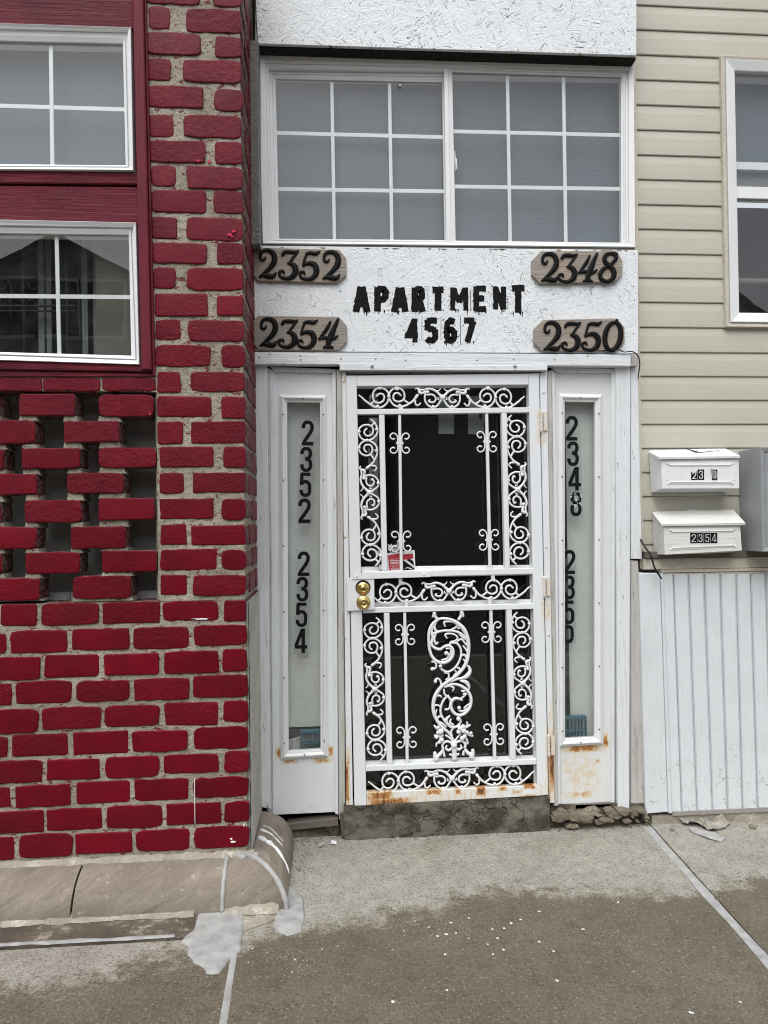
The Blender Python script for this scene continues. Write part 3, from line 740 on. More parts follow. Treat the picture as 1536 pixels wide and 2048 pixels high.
mortar_block(-4.0, xl - .006, zl1 + .004, px_z(752), nx=60, nz=3, depth=.3).build("mortar_bed", M['mortar'], bb)
# cement dabs left on the lattice bricks, where bricks cross
import itertools
rows = {}
for a, b, c, d in LAT: rows.setdefault(round((c - 787) / 52.5), []).append((a, b, c, d))
dab = MB()
for k in sorted(rows):
    if k + 1 not in rows: 
        nxt = [(-300, 320, 1203, 1210)]
    else: nxt = rows[k + 1]
    for a, b, c, d in rows[k]:
        for e, f, g2, h in nxt:
            lo, hi = max(a, e) - 1, min(b, f) + 2
            if hi - lo > 20:
                zt, zb2 = px_z(d - 1, lo), px_z(g2 + 2, lo)
                x0, x1 = px_x(lo, d), px_x(hi, d)
                dab.prism([Vector((x0 + rb.uniform(0, .006), 0, zt)), Vector((x1 - rb.uniform(0, .008), 0, zt)), Vector((x1 + rb.uniform(0, .006), 0, zb2)), Vector((x0 - rb.uniform(0, .005), 0, zb2))], YB + rb.uniform(.006, .011), YB + .10, 0, .003)
o = dab.build("mortar_dabs", M['mortar'], bb); o.name = "lattice_mortar"; o['kind'] = 'stuff'
# what stands behind the lattice
MB().box(-4, xl + .05, YB + .17, YB + .19, zl0 - .02, zl1 + .1).build("lattice_backing", M['greyboard'], bb)
MB().box(-4, xl - .004, YB + .012, YB + .17, zl0 - .06, zl0 - .003).build("lattice_sill", M['cream'], bb)
MB().box(-4, xl - .001, YB + .13, YB + .168, zl0 - .002, zl0 + .03).build("inner_sill_board", M['paint_old'], bb)
MB().box(xl - .012, xl - .003, YB + .02, YB + .168, zl0, zl1).build("inner_stop", M['darkwood'], bb)
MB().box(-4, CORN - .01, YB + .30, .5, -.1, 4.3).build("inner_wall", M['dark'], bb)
# slips of fresh paint and white scuffs on the bricks
def dabs(name, items, mat):
    rd = random.Random(name)
    for (x, y, a, b) in items:
        mb = MB()
        n = 9; mb.prism(Q([(x + a * rd.uniform(.6, 1.2) * math.cos(2 * math.pi * k / n), y + b * rd.uniform(.6, 1.2) * math.sin(2 * math.pi * k / n)) for k in range(n)], YB - .0035), YB - .0042, YB - .001, 0, .0003)
        mb.build(name, mat, bb)
dabs("fresh_paint_dab", [(459, 469, 6, 3.5), (468, 462, 5, 4), (464, 473, 3, 2), (396, 321, 4, 2.5), (418, 323, 3, 3), (299, 828, 3, 2)], M['redw'])
dabs("white_scuff", [(402, 1238, 17, 1.6), (466, 1684, 5, 2.2), (462, 1678, 3, 2), (488, 1650, 2, 3)], M['white'])
MB().prism(Q([(388.5, 1557), (389.8, 1557), (390.4, 1647), (389.4, 1647)], YB - .0035), YB - .0042, YB - .001).build("white_scuff", M['white'], bb)
# timber and windows on the left
def wq(pts, dy=0.0): return Q(pts, YB + dy)
MB().prism(wq([(-300, -150), (266, -150), (268, 60), (-300, 42)]), YB - .01, YB + .06, 0, .003).build("beam", M['woodr'], bb)
MB().prism(wq([(-300, 338), (277, 348), (278, 371), (-300, 366)]), YB - .012, YB + .06, 0, .004).build("beam", M['woodr'], bb)
MB().prism(wq([(-300, 369), (278, 375), (280, 450), (-300, 438)]), YB - .006, YB + .06, 0, .004).build("beam", M['woodr'], bb)
MB().prism(wq([(-300, 716), (300, 728), (308, 745), (-300, 736)]), YB - .016, YB + .06, 0, .004).build("beam", M['woodr'], bb)
MB().prism(wq([(-300, 738), (309, 747), (311, 754), (-300, 754)]), YB - .006, YB + .06, 0, .002).build("beam", M['woodr'], bb)
MB().prism(wq([(265, -150), (286, -150), (306, 742), (286, 742)]), YB - .028, YB + .06, 0, .004).build("post", M['woodrv'], bb)
MB().prism(wq([(286.6, -150), (290, -150), (311, 752), (306.6, 752)]), YB - .012, YB + .06, 0, .002).build("post", M['woodrv'], bb)
def vwin(name, o4, steps, glasses, munt, dy, label=None, parent=bb, bars='vinyl', gm='glass', yb=.04, inside=None, glass_dy=.012, munt_dy=.018):
    """white vinyl window: stepped frame rings, panes, glazing bars. all corners are sights on the wall plane"""
    y = dy; cen = sum(Q(o4, y), Vector()) / 4
    w = thing(name, label, None, (cen.x, y, cen.z), None, None, parent)
    mb = MB(); prev = o4
    for (nxt, y0, y1) in steps:
        mb.ring(Q(prev, y), Q(nxt, y), y + y0, y + y1, y + yb); prev = nxt
    mb.build("frame", M[bars], w)
    return w
# upper left window (runs out of frame to the left)
def left_window(o4, f1, f2, g4, vx, hz, label, pane='glass'):
    y = YB - .004
    cen = at(120, (o4[0][1] + o4[2][1]) / 2, y)
    w = thing("window", label, None, (cen.x, y, cen.z), None, None, bb)
    mb = MB()
    mb.ring(Q(o4, y), Q(f1, y), y - .020, y - .012, y + .06)
    mb.ring(Q(f1, y), Q(f2, y), y - .004, y + .002, y + .06)
    mb.ring(Q(f2, y), Q(g4, y), y - .006, y + .002, y + .06)
    mb.build("frame", M['vinyl'], w)
    MB().prism(Q(g4, y), y + .012, y + .016).build("pane", M['glass'], w)
    mu = MB()
    (a, b), (c, d) = vx[0], vx[1]
    for x0, x1 in vx: mu.prism(Q([(x0 - 4, g4[0][1] - 3), (x0 + 4, g4[0][1] - 3), (x1 + 4, g4[2][1] + 3), (x1 - 4, g4[2][1] + 3)], y), y + .0185, y + .024, 0, .001)
    for z0, z1 in hz: mu.prism(Q([(-400, z0 - (z1 - z0) - 4.2), (g4[1][0] + 2, z1 - 4.2), (g4[1][0] + 2, z1 + 4.2), (-400, z0 - (z1 - z0) + 4.2)], y), y + .0205, y + .0225, 0, .0005)
    mu.build("glazing_bars", M['vinyl'], w)
    return w
w1 = left_window([(-520, 36), (264, 61), (269, 345), (-520, 340)], [(-510, 48), (257, 67), (262, 338), (-510, 334)], [(-500, 58), (251, 76), (257, 335), (-500, 331)], [(-490, 70), (245, 86), (251, 330), (-490, 322)],
                 [(97.5, 101), (-155, -150), (-390, -388)], [(203, 213)], "upper white window with a plain grey blind behind four panes")
w2 = left_window([(-520, 432), (274, 449), (281, 731), (-520, 706)], [(-510, 445), (268, 457), (275, 723), (-510, 697)], [(-505, 448), (262, 460), (272, 719), (-505, 692)], [(-500, 460), (257, 469), (262, 711), (-500, 690)],
                 [(109, 115), (-150, -142), (-400, -388)], [(588, 591)], "lower white window with dark reflections and iron scrollwork inside")
yb_ = YB + .05
MB().prism(Q([(-520, 50), (262, 60), (266, 345), (-520, 342)], YB), yb_ + .03, yb_ + .04).build("blind", M['blind'], w1)
# inside the lower window: dark room, pale drapes, an iron screen
MB().prism(Q([(-520, 440), (285, 440), (285, 735), (-520, 735)], YB), YB + .295, YB + .299).build("dark_room_back", M['dark'], w2)
MB().prism([at(190, 452, YB + .1), at(290, 452, YB + .1), at(290, 735, YB + .1), at(193, 735, YB + .1)], YB + .10, YB + .11).build("inner_board", M['tan'], w2)
for a, b in ((152, 165), (34, 62), (128, 140)):
    MB().prism(Q([(a, 440), (b, 440), (b + 3, 735), (a + 3, 735)], YB), YB + .2, YB + .21).build("drape", M['curtain'], w2)
ir = MB(); yi = YB + .15
for x in (45, 88, 132, -40, -90): ir.tube([at(x, 460, yi), at(x + 4, 735, yi)], .005, 6)
ir.tube([at(-500, 612, yi), at(150, 612, yi)], .006, 6); ir.tube([at(-500, 622, yi), at(150, 622, yi)], .004, 6)
for sx, cx, cy, s in ((1, 60, 570, 1), (-1, 10, 572, .8), (1, 62, 612, .7), (-1, 10, 606, .7)):
    pts = [(-16, 40), (-16, 5), (-8, -14), (8, -16), (16, -4), (10, 8), (0, 6), (-2, -2)]
    ir.tube([at(cx + sx * p[0] * s, cy + p[1] * s, yi) for p in spline(pts, 5)], .0035, 6)
ir.build("iron_screen", M['iron'], w2)

# ledge of brown stone with a rounded nose
RAD = .148; zt = .152; yF = YB - .012
def nose(x0, x1, sx=0.0):
    """quarter-round ledge stone between x0 and x1"""
    prof = [(0.02, zt + .004), (0, zt)] + [(-RAD * math.sin(a), zt - RAD + RAD * math.cos(a)) for a in [R(9 * k) for k in range(1, 11)]] + [(-RAD, -.02)]
    V = []; F = []; n = len(prof); nx = max(2, int((x1 - x0) / .04))
    for i in range(nx + 1):
        for py, pz in prof:
            x = lerp(x0, x1, i / nx); q = Vector((x * 12, py * 20, pz * 20))
            xe = x + (sx * (.3 * (-py / RAD) ** 2) if i in (0, nx) else 0)
            V.append(Vector((xe, yF + py + .0025 * noise.noise(q), pz + .002 * noise.noise(q + Vector((3, 3, 3))))))
    for i in range(nx):
        for k in range(n - 1): F.append((i * n + k, i * n + k + 1, (i + 1) * n + k + 1, (i + 1) * n + k))
    mb = MB().add(V, F, 0, True)
    mb.add([V[k] for k in range(n)] + [Vector((x0, yF + .02, -.02))], [tuple(range(n + 1))])
    mb.add([V[nx * n + k] for k in range(n)] + [Vector((x1, yF + .02, -.02))], [tuple(reversed(range(n + 1)))])
    return mb
led = thing("stone_ledge", "brown quarter-round stone ledge along the foot of the red brick wall", "ledge", (-1.2, YB - .08, 0))
ym = YB - RAD
xs1 = at(152, 1765, YB - .10).x; xs2 = at(450, 1740, YB - .08).x
nose(-4, xs1 - .004).build("stone", M['stone'], led)
nose(xs1 + .004, xs2 - .004).build("stone", M['stone'], led)
# corner stone: front nose mitred into the return that runs back to the doorway
XC = CORN + .012
def corner_stone():
    prof = [(0, zt)] + [(RAD * math.sin(R(9 * k)), zt - RAD + RAD * math.cos(R(9 * k))) for k in range(1, 11)] + [(RAD, -.02)]
    mb = MB(); n = len(prof)
    def jit(v): q = v * 14; return v + Vector((noise.noise(q), noise.noise(q + Vector((4, 4, 4))), noise.noise(q + Vector((8, 8, 8))))) * .0025
    V = []; F = []; secs = [('f', xs2 + .004), ('f', lerp(xs2, XC, .5)), ('c', 0), ('s', lerp(YB, -.02, .3)), ('s', lerp(YB, -.02, .65)), ('s', -.03)]
    for kind, q in secs:
        for d, z in prof:
            if kind == 'f': V.append(jit(Vector((q, yF - d, z))))
            elif kind == 'c': V.append(jit(Vector((XC + d, yF - d, z))))
            else: V.append(jit(Vector((XC + d, q, z))))
    for i in range(len(secs) - 1):
        for k in range(n - 1): F.append((i * n + k, i * n + k + 1, (i + 1) * n + k + 1, (i + 1) * n + k))
    mb.add(V, F, 0, True)
    mb.add([V[k] for k in range(n)] + [Vector((xs2 + .004, yF, -.02))], [tuple(range(n + 1))])
    return mb
corner_stone().build("corner_stone", M['stone'], led)
mb = MB()
for (pts, w) in (([(XC + RAD * math.sin(a) , yF - RAD * math.sin(a), zt - RAD + RAD * math.cos(a)) for a in [R(6 * k) for k in range(0, 16)]], .011),):
    mb.tube([Vector(p) for p in pts], [w * (1 + .35 * noise.noise(Vector(p) * 40)) for p in pts], 8, 1, plane='free')
mb.build("sealant_bead", M['caulk'], led)
mb = MB(); pts = [(xs2 + .0, yF - RAD * math.sin(a), zt - RAD + RAD * math.cos(a)) for a in [R(6 * k) for k in range(0, 15)]]
mb.tube([Vector(p) for p in pts], [.009 * (1 + .4 * noise.noise(Vector(p) * 50)) for p in pts], 8, 1, plane='free')
for i in range(9):
    p = Vector((XC + rb.uniform(-.06, .02), yF - rb.uniform(0, .02), zt + .002)); mb.blob(p, rb.uniform(.008, .018), 7, .5)
mb.build("sealant_bead", M['caulk'], led)
# white drips across the return stone
mb = MB()
for y0, w in ((-.30, .007), (-.215, .003), (-.17, .002)):
    pts = [(XC + RAD * math.sin(a) + .001, y0 - .10 * math.sin(a) + .012 * noise.noise(Vector((a * 3, y0 * 9, 0))), zt - RAD + RAD * math.cos(a) + .0005) for a in [R(6 * k) for k in range(1, 14 if w > .005 else 9)]]
    mb.tube([Vector(p) for p in pts], [w * max(.12, lerp(1.7, .3, i / len(pts)) * (1 + 1.3 * noise.noise(Vector((i * .8, y0 * 20, 0))))) for i in range(len(pts))], 6, .8, plane='free')
mb.build("white_drip", M['white'], led)
# cement washes: fillet between bricks and stone, render on the side of the pier
def fillet(a, b, r, n, name, mat, parent, drop=True):
    V = []; F = []
    for i in range(n + 1):
        p = a.lerp(b, i / n); k = 1 + .55 * noise.noise(p * 13) + .4 * noise.noise(p * 41)
        V += [p + Vector((0, .012, r * k * 1.1)), p + Vector((0, -.004, r * k * .6)), p + Vector((0, -r * k * .6, .003)), p + Vector((0, -r * k, -.004))]
    for i in range(n):
        for k in range(3): F.append((4 * i + k, 4 * i + k + 1, 4 * i + k + 5, 4 * i + k + 4))
    return MB().add(V, F, 0, True).build(name, mat, parent)
fillet(Vector((-4, YB - .004, zt)), Vector((CORN + .02, YB - .004, zt)), .016, 190, "cement_fillet", M['cream'], led)
fillet(Vector((-4, YB - RAD - .004, .010)), Vector((gr(400, 1800).x, YB - RAD - .004, .010)), .022, 150, "cement_fillet", M['cream'], led)
fillet(Vector((xs2, YB - RAD - .010, .012)), Vector((XC + RAD * .8, YB - RAD - .012, .012)), .022, 30, "cement_fillet", M['cream'], led)
V, F = grid_sheet(0, .45, .10, at(494, 1200, YB).z, 0, 14, 40, .004, 30, 5)
V = [Vector((CORN + .009 + v[1], YB + .005 + v[0], v[2])) for v in V]
mb = MB().add(V, F, 0, True); mb.box(CORN - .01, CORN + .004, YB + .02, -.01, .1, at(494, 1205, YB).z)
mb.build("cement_render", M['limer'], bb)

# ================================================================ WHITE ENTRANCE
def rbx(a, b, c, d, k, y=.0):
    p = at(a, c, y); q = at(b, d, y); return (p.x, q.x, q.z, p.z, k)
M['stileL'] = m_rusty("rusty_left_panel", [rbx(548, 566, 1492, 1522, 1.25), rbx(560, 600, 1518, 1530, 1.15), rbx(625, 668, 1516, 1530, 1.1), rbx(655, 668, 1490, 1520, 1.25), rbx(560, 670, 1600, 1640, .35)], (.72, .75, .77), streak=False)
M['stileR_'] = m_rusty("rusty_right_panel", [rbx(1116, 1215, 1490, 1506, 1.3), rbx(1206, 1220, 1462, 1500, 1.25), rbx(1190, 1205, 1518, 1530, 1.0), rbx(1170, 1185, 1562, 1575, .9), rbx(1125, 1195, 1584, 1598, .8), rbx(1112, 1215, 1500, 1600, .62)], (.69, .71, .70), streak=False)
en = thing("white_entrance_front", "white painted doorway front between the red brick wall and the beige siding", "building", (.25, 0, .1))
S = lambda name, pts, y0, d, m, ch=.002, p=en: MB().prism(Q(pts, y0), y0, y0 + d, 0, ch).build(name, M[m], p)
XR = at(1276, 600, 0).x; XL = CORN + .012
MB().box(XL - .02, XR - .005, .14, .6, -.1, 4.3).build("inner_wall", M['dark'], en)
# upper board hangs out over the window
S("upper_board", [(506, -260), (1274, -260), (1273, 111), (511, 87)], -.085, .016, 'osb')
mb = MB(); mb.prism(Q([(500, -260), (1271, -260), (1270, 122), (506, 99)], -.06), -.068, .03); mb.build("overhang_core", M['lintel'], en)
S("lintel_beam", [(500, 84), (1268, 104), (1268, 131), (500, 110)], -.02, .1, 'lintel')
S("grey_strand_strip", [(490, 80), (516, 80), (519, 488), (494, 488)], -.13, .12, 'osbg', .003)
S("side_stop", [(521, 118), (527, 118), (540, 486), (530, 486)], .0, .05, 'strip')
S("grey_strand_strip", [(480, -200), (512, -200), (511, 87), (491, 84)], -.055, .04, 'osbg', .003)
S("loose_wood_strip", [(484, -200), (490, -200), (500, 70), (494, 70)], -.07, .012, 'strip', .002)
# slider window
sw = thing("window", "wide white sliding window with eighteen panes over the doorway", None, tuple(at(892, 310, 0)), None, None, en)
mb = MB()
mb.ring(Q([(517, 110), (1264, 130), (1267, 497), (526, 490)]), Q([(531, 128), (1255, 143), (1256, 490), (541, 484)]), -.022, -.012, .09)
mb.ring(Q([(531, 128), (1255, 143), (1256, 490), (541, 484)]), Q([(537, 137), (1250, 147), (1252, 487), (545, 482)]), -.004, .0, .09)
mb.build("frame", M['vinyl'], sw)
def sash(name, o, g4, y, vs, hs):
    s_ = MB(); mid = [tuple(lerp(a, b, .5) for a, b in zip(p, q)) for p, q in zip(o, g4)]
    s_.ring(Q(o, y), Q(mid, y), y, y, y + .03); s_.ring(Q(mid, y), Q(g4, y), y + .003, y + .007, y + .03)
    s_.build("sash_frame", M['vinyl'], sw)
    MB().prism(Q(g4, y), y + .012, y + .016).build("pane", M['glass'], sw)
    b = MB()
    for (x0, z0), (x1, z1) in vs: b.prism(Q([(x0 - 3.4, z0 - 4), (x0 + 3.4, z0 - 4), (x1 + 3.4, z1 + 4), (x1 - 3.4, z1 + 4)], y), y + .018, y + .023, 0, .001)
    for (x0, z0), (x1, z1) in hs: b.prism(Q([(x0 - 4, z0 - 3.8), (x1 + 4, z1 - 3.8), (x1 + 4, z1 + 3.8), (x0 - 4, z0 + 3.8)], y), y + .0195, y + .0215, 0, .0005)
    b.build("glazing_bars", M['vinyl'], sw)
sash("left", [(537, 139), (890, 143), (894, 484), (545, 481)], [(551, 156), (885, 163), (890, 479), (558, 476)], .018, [((663.5, 158), (669, 477)), ((779.5, 162), (784.5, 478))], [((552, 261), (888, 270)), ((555, 374), (889, 379))])
sash("right", [(888, 132), (1250, 147), (1252, 488), (893, 487)], [(905, 142), (1243, 152), (1244, 484), (912, 480)], -.006, [((1016.7, 145), (1022.5, 482)), ((1129.5, 149), (1134.5, 483))], [((906, 258), (1242, 266)), ((909, 369), (1243, 374))])
mb = MB().prism(Q([(907, 300), (911, 300), (915, 340), (910, 340)]), .006, .012); mb.tube([at(912, 318, .0), at(913.5, 338, .0)], .004, 6); mb.build("latch", M['vinyl'], sw)
MB().blob(at(800, 171, .026), .009, 8, .6).build("stuck_putty", M['white'], sw)
# blind of thin slats
bl = MB(); z0, z1 = at(700, 500, .08).z, at(700, 120, .08).z; x0, x1 = at(540, 300, .08).x, at(1256, 300, .08).x
z = z0
while z < z1:
    bl.add([(x0, .078, z), (x1, .078, z), (x1, .0782, z + .013), (x0, .0782, z + .013), (x1, .0781, z + .0246), (x0, .0781, z + .0246)], [(0, 1, 2, 3), (3, 2, 4, 5)]); z += .025
o = bl.build("blind_slats", M['blind'], sw); o['kind'] = 'stuff'
MB().box(at(884, 300, .07).x, at(889, 300, .07).x, .05, .076, z0, z1).build("inner_stop", M['dark'], sw)
# number board
S("number_board", [(502, 491), (1276, 500), (1277, 707), (503, 702)], -.03, .016, 'osb')
S("board_backing", [(503, 488), (1270, 496), (1272, 706), (504, 701)], -.012, .05, 'darkwood')
mb = MB()
rr = random.Random(5)
for i in range(46):     # torn top edge of the board
    x = rr.uniform(515, 1270); y = 494 + (x - 515) * .009; w = rr.uniform(1.5, 7)
    if rr.random() < .7: mb.prism(Q([(x - w, y), (x + w, y), (x + w * .3, y + rr.uniform(1, 3.5)), (x - w * .6, y + rr.uniform(.6, 2))], -.03), -.0312, -.02)
mb.build("bare_chips", M['darkwood'], en)
# header boards
S("header_board", [(503, 704), (1262, 709), (1262, 732), (690, 729), (503, 728)], -.045, .05, 'paint_h')
S("header_end", [(1263, 708), (1274, 708), (1275, 732), (1263, 732)], -.035, .04, 'strip')
S("door_header", [(679, 729), (1095, 731), (1095, 741), (680, 740)], -.052, .04, 'paint_h')
S("door_head_stop", [(693, 741), (1082, 742), (1081, 746), (694, 747)], -.01, .08, 'strip')
mb = MB()
for (x, y) in ((519, 714), (600, 711), (602, 719), (682, 717), (751, 717), (811, 720), (954, 720), (1027, 718), (1109, 719), (1175, 712), (524, 741), (540, 708)):
    mb.lathe(at(x, y, -.045), [(.0046, 0), (.0046, -.0014), (.003, -.0022)], 10)
mb.build("screw_heads", M['steel'], en)
mb = MB()
for (x, y) in ((744, 732), (1030, 732)):
    c = at(x, y, -.054); mb.lathe(c, [(.0075, 0), (.0075, -.004), (.005, -.008), (.0015, -.009)], 12)
mb.build("bolt_heads", M['steel'], en)
# left jamb boards
S("casing", [(503, 729), (534, 731), (541, 1618), (509, 1612)], -.012, .05, 'paint')
S("casing_bead", [(529, 733), (541, 738), (545, 1632), (532, 1618)], -.006, .03, 'strip')
o = MB().ring(Q([(540, 741), (672, 744), (676, 1626), (546, 1632)]), Q([(568, 798), (645, 799), (647, 1506), (571, 1510)]), .012, .012, .06).build("frame_stile", M['stileL'], en)
for pts in ([(540, 738), (548, 744), (551, 1632), (545, 1634)], [(664, 744), (672, 739), (677, 1630), (670, 1628)], [(540, 733), (672, 738), (664, 746), (548, 743)]):
    S("stile_moulding", pts, -.002, .02, 'paint', .003)
S("mullion", [(673, 738), (684, 740), (691, 1640), (678, 1640)], -.010, .06, 'strip', .003)
S("bottom_weathered_rail", [(574, 1648), (676, 1636), (677, 1652), (578, 1662)], .0, .06, 'darkwood', .003)
S("base_block", [(576, 1660), (678, 1650), (690, 1700), (576, 1700)], .02, .1, 'step', .004)
S("mullion_foot", [(679, 1628), (697, 1622), (700, 1674), (683, 1676)], -.022, .06, 'step', .004)
mb = MB(); rf = random.Random(21)
for i in range(95):
    y = rf.uniform(735, 1610); x = 505 + (y - 735) * .0045 + rf.uniform(-1.2, 1.6); h = rf.uniform(2, 13); w = rf.uniform(.5, 2.2)
    mb.prism(Q([(x - w * .4, y), (x + w, y + h * .2), (x + w * .7, y + h), (x - w * .3, y + h * .8)], -.014), -.0148, -.010)
o = mb.build("torn_gap", M['lintel'], en); o['kind'] = 'stuff'
# right jamb boards
S("mullion", [(1094, 742), (1104, 740), (1117, 1612), (1108, 1612)], -.010, .06, 'strip', .003)
o = MB().ring(Q([(1102, 744), (1232, 744), (1232, 1606), (1116, 1612)]), Q([(1124, 797), (1197, 798), (1198, 1482), (1125, 1485)]), .012, .012, .06).build("frame_stile", M['stileR_'], en)
for pts in ([(1102, 738), (1110, 744), (1122, 1608), (1116, 1610)], [(1223, 744), (1231, 738), (1229, 1606), (1223, 1606)], [(1104, 735), (1231, 737), (1223, 746), (1112, 744)]):
    S("stile_moulding", pts, -.002, .02, 'paint', .003)
S("casing", [(1231, 734), (1261, 734), (1259, 1622), (1236, 1618)], -.012, .05, 'paint')
S("edge_board", [(1261.5, 734), (1276, 735), (1284, 1118), (1262, 1118)], -.004, .06, 'paint')
S("edge_board", [(1261, 1120), (1277, 1122), (1292, 1628), (1262, 1622)], .004, .06, 'strip', .004)
S("bottom_weathered_rail", [(1150, 1609), (1222, 1605), (1222, 1615), (1150, 1619)], .0, .05, 'darkwood', .003)
# sidelights
def sidelight(o4, g4, label, crate_px):
    cen = sum(Q(o4), Vector()) / 4
    w = thing("sidelight", label, None, tuple(cen), None, None, en)
    mid = [tuple(lerp(a, b, .45) for a, b in zip(p, q)) for p, q in zip(o4, g4)]
    mid2 = [tuple(lerp(a, b, .75) for a, b in zip(p, q)) for p, q in zip(o4, g4)]
    mb = MB(); mb.ring(Q(o4), Q(mid), .004, -.008, .03); mb.ring(Q(mid), Q(mid2), -.008, .0, .03); mb.ring(Q(mid2), Q(g4), .002, .004, .03)
    mb.build("frame", M['vinyl'], w)
    MB().prism(Q(g4), .013, .016).build("pane", M['glassg'], w)
    sc = MB()
    for k in range(6):
        for s in (0, 1):
            zz = lerp(.045, .965, k / 5)
            a = Vector(o4[0 + s]).lerp(Vector(o4[3 - s]), zz); b = Vector(g4[0 + s]).lerp(Vector(g4[3 - s]), zz); p = a.lerp(b, .5)
            c = at(p.x, p.y, -.008); sc.lathe(c, [(.0034, .001), (.0034, -.0012), (.0015, -.0016)], 8)
    for q in (0, 3):
        p = (Vector(o4[q]) + Vector(o4[q ^ 1 if q == 0 else 2])) / 2; g_ = (Vector(g4[q]) + Vector(g4[1 if q == 0 else 2])) / 2; p = p.lerp(g_, .5)
        sc.lathe(at(p.x, p.y, -.008), [(.0034, .001), (.0034, -.0012), (.0015, -.0016)], 8)
    sc.build("screw_heads", M['black'], w)
    return w
sl1 = sidelight([(558, 789), (653, 790), (656, 1515), (561, 1521)], [(574, 804), (640, 805), (641, 1499), (577, 1503)], "narrow left sidelight with numbers on greenish glass", None)
sl2 = sidelight([(1118, 787), (1205, 789), (1207, 1490), (1119, 1495)], [(1130, 803), (1191, 804), (1190, 1475), (1131, 1478)], "narrow right sidelight with numbers on greenish glass", None)
MB().box(at(560, 900, .12).x, at(655, 900, .12).x, .070, .078, at(600, 1448, .12).z, at(600, 790, .12).z).build("backing_board", M['frost'], sl1)
MB().box(at(1115, 900, .12).x, at(1210, 900, .12).x, .070, .078, at(1150, 1500, .12).z, at(1150, 790, .12).z).build("backing_board", M['frost'], sl2)
MB().prism([at(560, 1480, .10), at(655, 1452, .10), at(655, 1474, .10), at(560, 1510, .10)], .050, .066, 0, .003).build("inner_brace", M['paint_old'], sl1)
MB().prism([at(560, 1452, .13), at(655, 1452, .13), at(655, 1520, .13), at(560, 1520, .13)], .072, .080).build("inner_panel", M['darkg'], sl1)
# sills
mb = MB()
V, F = grid_sheet(at(688, 1640, -.06).x, at(1104, 1640, -.06).x, -.03, at(900, 1601, -.03).z, -.031, 90, 18, .010, 11, 4)
mb.add(V, F, 0, True); mb.box(at(688, 1640, -.06).x, at(1104, 1640, -.06).x, -.022, .1, -.03, at(900, 1601, -.03).z)
mb.build("threshold_step", M['step'], en)
# broken rubble under the right sidelight
mb = MB(); rq = random.Random(9)
for i in range(46):
    t = rq.random(); x = lerp(1108, 1292, t); y = lerp(1628, 1624, t) + rq.uniform(-8, 18) + (6 if t < .4 else 0); r = rq.uniform(3, 13) * (.6 if t > .75 else 1)
    n = rq.randint(5, 7); off = rq.random() * 6
    mb.prism(Q([(x + r * 1.35 * rq.uniform(.7, 1.15) * math.cos(off + 2 * math.pi * k / n), y + r * .72 * rq.uniform(.7, 1.15) * math.sin(off + 2 * math.pi * k / n)) for k in range(n)], -.03), -.03 - rq.uniform(0, .03), .03, 0, .004)
mb.build("rubble_base", M['rubble'], en)
S("base_wall", [(1100, 1610), (1292, 1606), (1292, 1680), (1100, 1690)], .0, .1, 'step', .002)

# ================================================================ SIDING HOUSE
sh = thing("siding_house", "beige vinyl sided house front with white ribbed skirt beside the doorway", "building", (1.7, .04, .1))
YS = .035
XS = XR - .002
WX0 = at(1441, 400, YS).x; WX1 = WX0 + .80
WZ1 = at(1500, 121, YS).z; WZ0 = at(1500, 657, YS).z
laps = [-237, -187, -137, -87, -37, 12, 61, 111, 161, 211, 261, 311, 360, 410, 459, 508, 556, 605, 655, 705, 753, 801, 849, 897, 945, 993, 1041, 1089, 1137]
def siding(x0, x1, zt, zb):
    h = zt - zb; P = [(0, zt), (-.003, zt - .002), (-.0085, zt - h * .34), (-.0105, zb + h * .30), (-.0108, zb + .004), (-.009, zb + .0005), (-.002, zb)]
    V = []; F = []; n = len(P)
    for x in (x0, x1):
        for y, z in P: V.append((x, YS + y, z))
    for k in range(n - 1): F.append((k, k + 1, n + k + 1, n + k))
    return MB().add(V, F).build("siding_board", M['siding'], sh)
for a, b in zip(laps[:-1], laps[1:]):
    za, zb_ = at(1275, a, YS).z, at(1275, b, YS).z
    if zb_ < WZ1 and za > WZ0:
        zc = za if za <= WZ1 else za
        siding(XS, WX0 + .004, za, zb_); siding(WX1 - .004, 4.2, za, zb_)
        if za > WZ1: siding(WX0 + .004, WX1 - .004, za, WZ1 + .002)
        if zb_ < WZ0: siding(WX0 + .004, WX1 - .004, WZ0 - .002, zb_)
    else: siding(XS, 4.2, za, zb_)
MB().box(XS - .004, XS + .014, YS - .022, YS + .05, at(1275, 1100, YS).z, at(1275, 498, YS).z).build("corner_channel", M['beige'], sh)
MB().box(XS - .002, XS + .016, YS - .022, YS + .05, at(1275, 498, YS).z, 4.3).build("corner_channel", M['beige'], sh)
zk = at(1500, 1106, YS).z
mb = MB(); mb.box(XS, WX0, YS + .002, .6, .0, 4.3); mb.box(WX1, 4.2, YS + .002, .6, .0, 4.3); mb.box(WX0, WX1, YS + .002, .6, .0, WZ0); mb.box(WX0, WX1, YS + .002, .6, WZ1, 4.3)
mb.build("wall_core", M['darkg'], sh)
